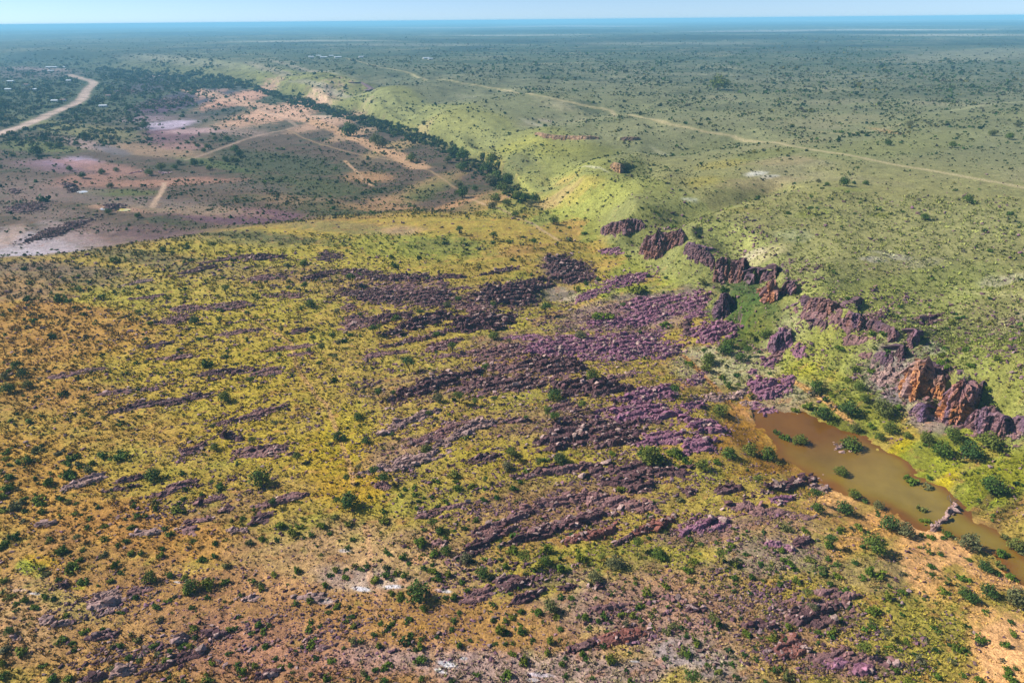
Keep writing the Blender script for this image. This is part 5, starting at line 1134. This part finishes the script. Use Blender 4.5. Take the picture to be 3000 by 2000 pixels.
FARD = [(2500, 360, 700, 120, 0, .5), (2300, 280, 800, 50, 0, .75), (2000, 200, 1100, 60, 0, .95), (2200, 100, 1000, 36, 0, .7), (2900, 160, 260, 30, 2, .16), (2700, 470, 500, 70, 6, .20), (2600, 620, 700, 110, 3, .05), (1700, 250, 300, 40, -12, .7), (1650, 320, 260, 40, -12, .55), (1500, 420, 330, 90, -10, .25), (1300, 300, 330, 60, -10, .30), (1200, 170, 500, 50, 0, .9), (1000, 140, 600, 40, 0, .8), (300, 130, 500, 40, 0, .55),
        (150, 270, 330, 100, -8, 1.), (130, 370, 260, 50, -10, .8), (330, 260, 140, 80, 0, .9), (120, 430, 200, 40, 0, .75), (330, 390, 180, 30, 0, .6), (500, 250, 160, 70, 10, .8), (540, 300, 160, 30, 10, .45), (620, 410, 160, 30, -4, .30), (400, 480, 330, 60, 0, .10), (400, 560, 400, 60, 0, .16), (250, 640, 400, 60, 0, .18), (520, 370, 260, 40, 4, .10), (860, 500, 230, 60, -6, .75), (800, 600, 400, 60, -6, .6), (850, 320, 220, 34, 12, .8), (1000, 420, 160, 40, 20, .8), (1150, 480, 160, 60, 25, .8), (1000, 560, 300, 60, 0, .7), (1300, 590, 150, 50, 20, .7), (500, 365, 90, 14, 0, .05), (1450, 520, 130, 60, 20, .35), (100, 700, 200, 40, 0, .08), (420, 180, 300, 16, -8, .25)]
n2 = strew('distant_bushes', FARB, 130000, (-300, 62, 3300, 690), FARD, .28, lambda px, py: np.where(py > 60 + 0.36 * np.maximum(px - 400, 0), -9.0, 20.0), 1.0, 2.7, lambda d: np.clip(d / 800, 0.5, 2.2), 23, (150, 22, 0.02), greens=GREENS * 0.8)
n3 = strew('valley_bushes', MIDB, 9000, (-250, 165, 700, 430), [(100, 250, 300, 90, -10, 1.), (330, 240, 160, 60, 0, .9), (480, 225, 200, 40, 4, .7), (520, 290, 130, 34, 10, .6), (120, 350, 230, 50, -8, .8), (150, 410, 260, 30, 0, .5), (330, 370, 160, 30, 0, .4), (520, 370, 120, 30, 0, .02), (640, 300, 120, 40, 10, .05)], 0.1, lambda px, py: px * 0 - 7.0, 2.6, 6.0, lambda d: np.clip(d / 1000, 0.7, 1.5), 29, (60, 14, -0.05), greens=GREENS * 0.7)
BELT = [(270, 192), (430, 198), (560, 206), (660, 218), (720, 236), (800, 264), (900, 288), (1000, 322), (1100, 344), (1200, 368), (1290, 402), (1300, 420), (1250, 421), (1160, 396), (1060, 360), (980, 336), (900, 310), (820, 286), (740, 262), (680, 254), (560, 258), (480, 248), (380, 236), (300, 226)]
BELT_B = [(1285, 398), (1400, 452), (1500, 518), (1560, 575), (1525, 590), (1440, 540), (1350, 482), (1262, 425)]
def belt():
    r = np.random.RandomState(5)
    px, py = r.uniform(280, 1570, 15000), r.uniform(190, 600, 15000)
    k = in_poly(px, py, BELT) | (in_poly(px, py, BELT_B) & (r.rand(15000) < 0.4))
    px, py = px[k], py[k]
    k = r.rand(len(px)) < np.where(px < 640, 0.45, 1.0)
    px, py = px[k][:3000], py[k][:3000]
    x, y, z, d = at(px, py + 6)
    s = r.uniform(6, 11, len(x)) * np.clip(d / 1100, 0.6, 1.7)
    tint = GREENS[r.randint(0, 5, len(x))] * r.uniform(0.45, 1.0, (len(x), 1)) * 0.8
    v, f, c = spread(MIDB, np.stack([x, y, z - 0.1], 1), r.rand(len(x)) * 6.28, s, tint)
    link('riverside_woodland', mesh_np('riverside_woodland', v, f, MAT_MIXED, False, c), kind='stuff')
belt()
def small_shrubs():
    r = np.random.RandomState(6)
    pos = np.array([p for p, s in small_px]); s = np.array([s for p, s in small_px])
    tint = GREENS[r.randint(0, 3, len(s))] * r.uniform(0.7, 1.1, (len(s), 1))
    v, f, c = spread([tiny(1600 + i, 200, 0.055) for i in range(6)], pos, r.rand(len(s)) * 6.28, s, tint)
    link('small_shrubs', mesh_np('small_shrubs', v, f, MAT_MIXED, False, c), kind='stuff')
if small_px: small_shrubs()

# dry grass tussocks
def tuft(seed):
    r = np.random.RandomState(seed); V, Fc = [], []
    for k in range(5):
        a = r.rand() * 6.28; l = r.uniform(.3, .6); w = .13
        dx, dy = math.cos(a), math.sin(a)
        V += [(-dy * w, dx * w, 0), (dy * w, -dx * w, 0), (dx * l + dy * w * .4, dy * l - dx * w * .4, r.uniform(.35, .8)), (dx * l - dy * w * .5, dy * l + dx * w * .5, r.uniform(.3, .7))]
        Fc.append([4 * k, 4 * k + 1, 4 * k + 2, 4 * k + 3])
    return np.array(V), np.array(Fc), np.ones(len(V))
def grass():
    r = np.random.RandomState(8); n = 130000
    px, py = r.uniform(-120, 3120, n), r.uniform(620, 2080, n)
    den = field(px, py, [(700, 1000, 800, 400, 0, .85), (1500, 1100, 600, 400, 0, .8), (2700, 1000, 450, 300, 0, .8), (1000, 1800, 900, 200, 0, .12), (2050, 1930, 250, 80, 0, .3), (2720, 1620, 180, 140, 20, .1), (2940, 1880, 100, 150, 0, .05), (2620, 1380, 330, 90, 36, .03), (100, 720, 220, 60, 0, .05), (2250, 1260, 200, 90, 20, .1), (2940, 1400, 160, 90, 20, .9)], .6)
    k = r.rand(n) < den * (0.3 + sstep(-.2, .2, fbm(px / 40, py / 22, 3, 92)))
    px, py = px[k], py[k]
    x, y = flat(px, py, zr(px, py)); z = ground(x, y)
    ok = (z > POND_Z + 0.15)
    x, y, z = x[ok], y[ok], z[ok]
    d = np.hypot(x, y)
    s = r.uniform(0.40, 1.05, len(x)) * np.clip(d / 190, 0.9, 2.4)
    c0 = soil_at(x, y)
    tint = c0 * r.uniform(0.55, 1.5, (len(x), 1)) * np.array([0.98, 1.06, 0.8])
    v, f, c = spread([tuft(i) for i in range(6)], np.stack([x, y, z - 0.03], 1), r.rand(len(x)) * 6.28, s, tint)
    link('grass_tussocks', mesh_np('grass_tussocks', v, f, MAT_MIXED, False, c), kind='stuff')
grass()
print('plants', len(plants), 'single shrubs', len(single), 'scrub', n1, 'far', n2)
# ------------------------------------------------------------------ cliffs and buttresses of the scarp
def cliff(c):
    p, fx, fy, fz, fd, hgt = c['px'], c['fx'], c['fy'], c['fz'], c['fd'], c['h']
    name, label, tone, streak, streak_w, lean = c['name'], c['label'], c['tone'], c['streak'], c['sw'] * (1.0 if c['sw'] > 0.5 else 0.6), c['lean']
    seg = np.hypot(np.diff(fx), np.diff(fy)); s = np.concatenate([[0], np.cumsum(np.maximum(seg, 0.3))])
    ds = float(np.clip(fd.mean() / 683 * 0.8, 0.25, 1.6))
    ns = max(8, int(s[-1] / ds)); ss = np.linspace(0, s[-1], ns)
    bx, by, bz, bh = (np.interp(ss, s, a) for a in (fx, fy, fz, hgt))
    kk = np.ones(5) / 5
    sm = lambda a: np.convolve(np.pad(a, 2, mode='edge'), kk, 'valid')
    bx, by = sm(bx), sm(by)
    tx, ty = np.gradient(bx), np.gradient(by); L = np.hypot(tx, ty) + 1e-9
    nx, ny = ty / L, -tx / L                      # outwards, towards the valley
    if (nx * -bx + ny * -by).mean() < 0: nx, ny = -nx, -ny
    nx, ny = sm(sm(nx)), sm(sm(ny))
    end = np.minimum(1, np.minimum(ss, s[-1] - ss) / max(1.2, 0.10 * s[-1])) ** 0.6
    seed = len(label)
    crown = 1 + 0.12 * fbm(ss / 3.1, ss * 0 + seed, 3, 201) + 0.14 * np.floor(3 * _hash(np.floor(ss / 1.9), np.floor(ss * 0), seed)) / 3 - .1
    bh = bh * (0.62 + 0.38 * end) * crown
    nt = max(7, int(bh.max() / ds / 0.85))
    back = np.concatenate([np.zeros(nt), [0.6, 1.8, 4.0, 7.5]])
    tt = np.concatenate([np.linspace(-0.12, 1, nt), [1.02, 0.99, 0.85, 0.5]])
    T, S = np.meshgrid(tt, ss, indexing='ij'); Bk = np.repeat(back[:, None], ns, 1)
    H = np.repeat(bh[None], len(tt), 0)
    zz = T * H
    u = S + 0.35 * fbm(S / 2, zz / 4, 2, 203)
    f1, f2, cid = worley(u / 2.3 + seed, zz / 6.5, 204)
    g1, g2, gid = worley(u / 0.9 + seed, zz / 1.7, 205)
    face = np.clip(1 - Bk / 2.5, 0, 1)
    dis = (2.3 * (cid - 0.45) - 1.3 * (1 - sstep(0, .10, f2 - f1)) + 1.0 * (gid - .5) - 0.55 * (1 - sstep(0, .12, g2 - g1)) + 0.8 * fbm(S / 7, zz / 9, 3, 206) + 0.25 * fbm(S / .8, zz / .8, 2, 207))
    dis = dis * np.clip(H / 9, 0.35, 1.15) * (0.4 + 0.6 * face)
    off = dis - lean * np.clip(T, 0, 1.05) * H - Bk
    px_, py_ = bx[None] + nx[None] * off, by[None] + ny[None] * off
    pz = bz[None] + zz + 0.35 * fbm(S / 1.1, T * 9, 2, 208) * (Bk > 0)
    st = np.clip(0.5 + 1.5 * fbm(u / 3.2, zz / 11, 4, 209), 0, 1) * streak_w * 2 * np.clip(1.25 - 0.75 * np.clip(T, 0, 1), 0, 1) * face
    st = np.clip(st, 0, 1)[..., None]
    gr = np.clip(0.4 + 0.9 * fbm(S / 1.6, zz / 2.6, 3, 210), 0, 1)[..., None]
    col = alb(*tone) * (1 - 0.45 * gr) + alb(164, 140, 140) * 0.45 * gr
    col = col * (1 - st) + alb(*streak) * st
    col = col * (0.62 + 0.66 * gid[..., None])
    V = np.stack([px_, py_, pz], -1).reshape(-1, 3)
    i = (np.arange(len(tt) - 1)[:, None] * ns + np.arange(ns - 1)[None]).ravel()
    f = np.stack([i, i + 1, i + ns + 1, i + ns], 1)
    a, b = V[f[len(f) // 3, 1]] - V[f[len(f) // 3, 0]], V[f[len(f) // 3, 3]] - V[f[len(f) // 3, 0]]
    nn = np.cross(a, b)
    if nn[0] * nx.mean() + nn[1] * ny.mean() < 0: f = f[:, ::-1]
    c0 = np.array([bx.mean(), by.mean(), bz.mean()])
    o = link(name, mesh_np(name, V - c0, f, MAT_ROCK, False, col.reshape(-1, 3)))
    o.location = [float(v) for v in c0]
    want(o, p[:, 0].mean(), p[:, 1].mean(), '', 'cliff', 'rock faces along the scarp', 30, label)
    return o
for c in CLIFFS: cliff(c)

# ------------------------------------------------------------------ village far down the valley
q = Nodes('limewash'); MAT_WALL = q.done(q.ramp(q.noise(1.5, 3), [(0.3, alb(206, 196, 184)), (0.7, alb(240, 236, 228))]), 0.85, 0.2)
q = Nodes('roof_sheet'); MAT_ROOF = q.done(q.ramp(q.noise(0.8, 3), [(0.3, alb(200, 214, 226)), (0.7, alb(244, 248, 250))]), 0.45, 0.4)
q = Nodes('rusty_roof_sheet'); MAT_RUST = q.done(q.ramp(q.noise(0.8, 3), [(0.3, alb(120, 92, 88)), (0.7, alb(168, 128, 116))]), 0.6, 0.3)
q = Nodes('dark_opening'); MAT_DARK = q.done(alb(50, 46, 50), 0.6, 0.3)
def house(px, py, length, label, roof=None, yaw=0.0, grp='far village houses'):
    x, y, z, d = at(px, py)
    root = link('house', None); root.location = (float(x[0]), float(y[0]), float(z[0]) - 0.3); root.rotation_euler = (0, 0, yaw)
    L, W, Hh, R = length / 2, max(2.6, length * 0.22), 2.9, 1.3
    bm = bmesh.new()
    def quad(*p): bm.faces.new([bm.verts.new(v) for v in p])
    a, b, c_, d_ = (-L, -W, 0), (L, -W, 0), (L, W, 0), (-L, W, 0)
    up = lambda p: (p[0], p[1], Hh)
    quad(a, b, up(b), up(a)); quad(b, c_, up(c_), up(b)); quad(c_, d_, up(d_), up(c_)); quad(d_, a, up(a), up(d_))
    for sx in (-1, 1):
        bm.faces.new([bm.verts.new(v) for v in ((sx * L, -W, Hh), (sx * L, W, Hh), (sx * L, 0, Hh + R))])
    m = bpy.data.meshes.new('wall'); bm.to_mesh(m); bm.free(); m.materials.append(MAT_WALL); link('wall', m, root)
    bm = bmesh.new(); e = 0.4
    for sy in (-1, 1):
        for dz in (0.04, 0.16):
            bm.faces.new([bm.verts.new(v) for v in ((-L - e, sy * (W + e), Hh - e * R / W + dz), (L + e, sy * (W + e), Hh - e * R / W + dz), (L + e, 0, Hh + R + dz), (-L - e, 0, Hh + R + dz))])
    m = bpy.data.meshes.new('roof'); bm.to_mesh(m); bm.free(); m.materials.append(roof or MAT_ROOF); link('roof', m, root)
    bm = bmesh.new()
    for ox, wd, z0, z1 in ((0, .5, 0, 2.1), (-L * .55, .6, 1.0, 2.0), (L * .55, .6, 1.0, 2.0)):
        bm.faces.new([bm.verts.new(v) for v in ((ox - wd, -W - 0.03, z0), (ox + wd, -W - 0.03, z0), (ox + wd, -W - 0.03, z1), (ox - wd, -W - 0.03, z1))])
    m = bpy.data.meshes.new('doorway'); bm.to_mesh(m); bm.free(); m.materials.append(MAT_DARK); link('doorway', m, root)
    want(root, px, py, '', 'house', grp, 10, label)
HOUSES = [(161, 299, 11, 'long white roofed house beside the bend of the gravel road', 0, .1), (303, 314, 12, 'white roofed shed standing alone past the gravel road', 0, .2), (32, 241, 15, 'long pale roofed house at the edge of the village trees', 0, 0), (25, 265, 12, 'small white house below the long pale roofed house', 0, .1),
          (153, 199, 34, 'longest pale roofed building at the top of the village', 0, 0), (187, 199, 9, 'small white hut next to the longest pale roofed building', 0, 0), (150, 210, 16, 'grey roofed house below the longest pale roofed building', 0, .1), (202, 239, 11, 'pale roofed house inside the loop of the gravel road', 0, 0), (318, 284, 9, 'small rust roofed hut between the gravel road and dark quarry ridge', 1, .2), (100, 265, 13, 'pale roofed house among trees in the middle of the village', 0, 0), (186, 297, 9, 'rust roofed hut next to the long white roofed house', 1, .1), (75, 251, 14, 'rust roofed long house among the village trees', 1, .05)]
for px, py, ln, lb, ro, yw in HOUSES: house(px, py, ln, lb, MAT_RUST if ro else MAT_ROOF, yw)
for k, (px, py, ln, lb) in enumerate([(912, 169, 16, 'first white farm building at the end of the row on the far ridge'), (934, 166, 14, 'second white farm building along the far ridge'), (949, 170, 20, 'largest white farm building in the middle of the ridge row'), (969, 166, 16, 'white farm building just past the largest one on the ridge'), (990, 170, 20, 'white farm building where the straight road meets the ridge'), (1059, 169, 16, 'lone white farm building beside the straight road'), (1248, 173, 18, 'first of two tiny white houses on the far plain'), (1261, 175, 14, 'second of two tiny white houses on the far plain')]):
    house(px, py, ln, lb, MAT_ROOF, 0.1 * k, 'white farm buildings far away')
def stone_row(pts, label):
    p = np.array(pts, float); x, y, z, d = at(p[:, 0], p[:, 1])
    n = 70; t = np.linspace(0, len(p) - 1, n)
    sx = np.interp(t, range(len(p)), x) + rnd.normal(0, .9, n); sy = np.interp(t, range(len(p)), y) + rnd.normal(0, 1.2, n)
    size = rnd.uniform(0.7, 1.9, n)
    tint = np.where(rnd.rand(n, 1) < .5, alb(226, 196, 206), alb(150, 96, 110)) * rnd.uniform(.8, 1.15, (n, 1))
    c = np.array([x.mean(), y.mean(), z.mean()])
    v, f, cc = spread(SLABS, np.stack([sx, sy, ground(sx, sy) + .3 * size], 1) - c, rnd.rand(n) * 6.28, size, tint)
    o = link('stone_row', mesh_np('stone_row', v, f, MAT_ROCK, False, cc)); o.location = [float(k) for k in c]
    want(o, p[:, 0].mean(), p[:, 1].mean(), '', 'stones', None, 10, label)
stone_row([(377, 510), (395, 506), (417, 503)], 'row of pink and white stones ending at a dark valley tree')
stone_row([(462, 504), (478, 508), (505, 507)], 'row of pale stones between two dark valley trees')
def basin(cx, cy, rx, ry, mat):
    pts = [(cx + rx * math.cos(a), cy + ry * math.sin(a)) for a in np.linspace(0, 6.28, 15)[:-1]]
    x, y, z, d = at([p[0] for p in pts], [p[1] for p in pts])
    zz = float(np.median(ground(x, y))) + 0.25
    water('quarry_pond', pts, zz, MAT_WATER, 0.8, mat, mat, mat)
basin(241, 562, 13, 2.6, alb(222, 220, 214)); basin(362, 615, 17, 3.2, alb(226, 206, 110)); basin(305, 612, 9, 2.0, alb(222, 220, 214))
# ------------------------------------------------------------------ words for every single thing
LM = [('bright tussock patch', 90, 1660), ('white pebble spot', 95, 1738), ('grey slab heap', 305, 1770), ('dark boulder crag', 270, 1985), ('broad dark bush', 442, 1690), ('triple bush thicket', 560, 1715), ('long boulder ledge', 490, 1945), ('small dark boulders', 630, 1853), ('bare orange soil', 300, 1610), ('brown rock steps', 660, 1485), ('lone hillside thicket', 765, 1395), ('twin shaded rocks', 370, 1420), ('dense scrub thicket', 55, 1110), ('bare orange clearing', 130, 960), ('leaning thin tree', 232, 1570),
      ('white calcrete streak', 1060, 1728), ('pale gravel flat', 1080, 1600), ('big lone thicket', 1027, 1460), ('round green bush', 1125, 1525), ('dark tussock patch', 1223, 1725), ('white calcrete spots', 1310, 1945), ('layered rock arcs', 1620, 1480), ('broad crowned acacia', 1536, 1635), ('small grey crag', 1510, 1710), ('red rock pile', 1830, 1865), ('grey stony flat', 2050, 1920), ('round grey acacia', 2525, 1890), ('dark stone mound', 2390, 1800), ('purple stone heap', 2490, 1955), ('sandy bank', 2930, 1900), ('sandy track fork', 2700, 1590), ('striped rock tower', 2762, 1525), ('muddy pond', 2700, 1420), ('bare grey tree', 2780, 1460), ('big round thicket', 2905, 1415), ('purple rock slab', 2070, 1540), ('curved pale slabs', 2310, 1420),
      ('big orange cliff', 2760, 1190), ('purple rubble slope', 2590, 1110), ('orange rock tower', 2235, 900), ('paired rock buttresses', 2145, 795), ('green gully', 2180, 850), ('scarp rock fins', 2620, 990), ('yellow grass flat', 2400, 1070), ('purple rock knoll', 2240, 1130), ('sandy clearing', 2080, 1080), ('small grey pool', 1640, 865), ('dark shaded crag', 1530, 860), ('purple rock pavement', 1850, 920), ('dark rock overhang', 1400, 940), ('boulder ridge', 1270, 1120), ('dead standing tree', 1640, 1020), ('pale slab terrace', 1110, 1330), ('orange soil streak', 1030, 1390), ('long thin ledge', 490, 1180), ('tall lone acacia', 739, 1110), ('lone crest tree', 630, 720), ('crest rock ledges', 760, 755), ('lilac quarry floor', 100, 720), ('green crest lawn', 1300, 715), ('pink sand flat', 830, 330), ('white spoil bank', 500, 365), ('pale stone rows', 440, 506), ('riverside woodland', 1000, 320), ('dark river thicket', 1450, 515), ('lone valley tree', 1625, 645), ('white plateau patch', 2230, 510), ('straight dirt road', 2400, 442), ('pale rock band', 1560, 365), ('caprock ledge', 1650, 403), ('orange rock knob', 1805, 490), ('broken rock wall', 1830, 675), ('village', 130, 250), ('winding gravel road', 230, 285), ('open pale plateau', 2750, 700), ('far grassy plain', 2750, 400)]
ORD = ['first', 'second', 'third', 'fourth', 'fifth', 'sixth', 'seventh', 'eighth', 'ninth', 'tenth', 'eleventh', 'twelfth', 'thirteenth', 'fourteenth', 'fifteenth', 'sixteenth']
lp = np.array([(a, b) for _, a, b in LM], float)
lp2 = lp * np.array([1.0, 1.6])
bins = {}
for o, px, py, what, cat, group, rad, fixed in WANTS:
    o['category'] = cat
    if group: o['group'] = group
    if fixed:
        o['label'] = fixed; continue
    q2 = np.array([px, py * 1.6])
    dist = np.hypot(*(lp2 - q2).T); i = int(dist.argmin())
    v = q2 - lp2[i]
    near = [j for j in np.argsort(np.hypot(*(lp2 - lp2[i]).T))[1:9]]
    best = max(near, key=lambda j: float(np.dot(v, lp2[j] - lp2[i]) / (np.linalg.norm(lp2[j] - lp2[i]) * (np.linalg.norm(v) + 1e-6))))
    bins.setdefault((what, i, best), []).append((float(dist[i]), o))
for (what, i, j), lst in bins.items():
    lst.sort(key=lambda t: t[0])
    for k, (dd, o) in enumerate(lst):
        if len(lst) == 1:
            o['label'] = f'{what} beside the {LM[i][0]}, towards the {LM[j][0]}'
        else:
            o['label'] = f'{ORD[min(k, 15)]} {what} going from the {LM[i][0]} to the {LM[j][0]}'
        w = o['label'].split()
        if len(w) > 16: o['label'] = o['label'].replace('purple brown', 'brown').replace('grey pink', 'grey').replace('red brown', 'red')
        if len(o['label'].split()) > 16: o['label'] = o['label'].replace('with a bare trunk ', '').replace('dense dark ', 'dark ')
# ------------------------------------------------------------------ air
def haze():
    lo, hi = float(Z.min()) - 1.0, CAM_H + 4.0
    v = [(sx * 64000, (64000 if sy > 0 else -300), (hi if sz > 0 else lo)) for sz in (-1, 1) for sy in (-1, 1) for sx in (-1, 1)]
    f = [(0, 2, 3, 1), (4, 5, 7, 6), (0, 1, 5, 4), (2, 6, 7, 3), (0, 4, 6, 2), (1, 3, 7, 5)]
    m = bpy.data.meshes.new('haze'); m.from_pydata(v, [], f)
    mat = bpy.data.materials.new('hazy_air'); mat.use_nodes = True
    t = mat.node_tree; t.nodes.clear()
    o = t.nodes.new('ShaderNodeOutputMaterial'); pv = t.nodes.new('ShaderNodeVolumePrincipled')
    pv.inputs['Color'].default_value = (0.32, 0.74, 1.0, 1)
    pv.inputs['Density'].default_value = HAZE_D
    pv.inputs['Anisotropy'].default_value = 0.0
    t.links.new(pv.outputs[0], o.inputs['Volume'])
    m.materials.append(mat)
    link('haze', m, kind='stuff')
HAZE_D = 1.3e-4
haze()
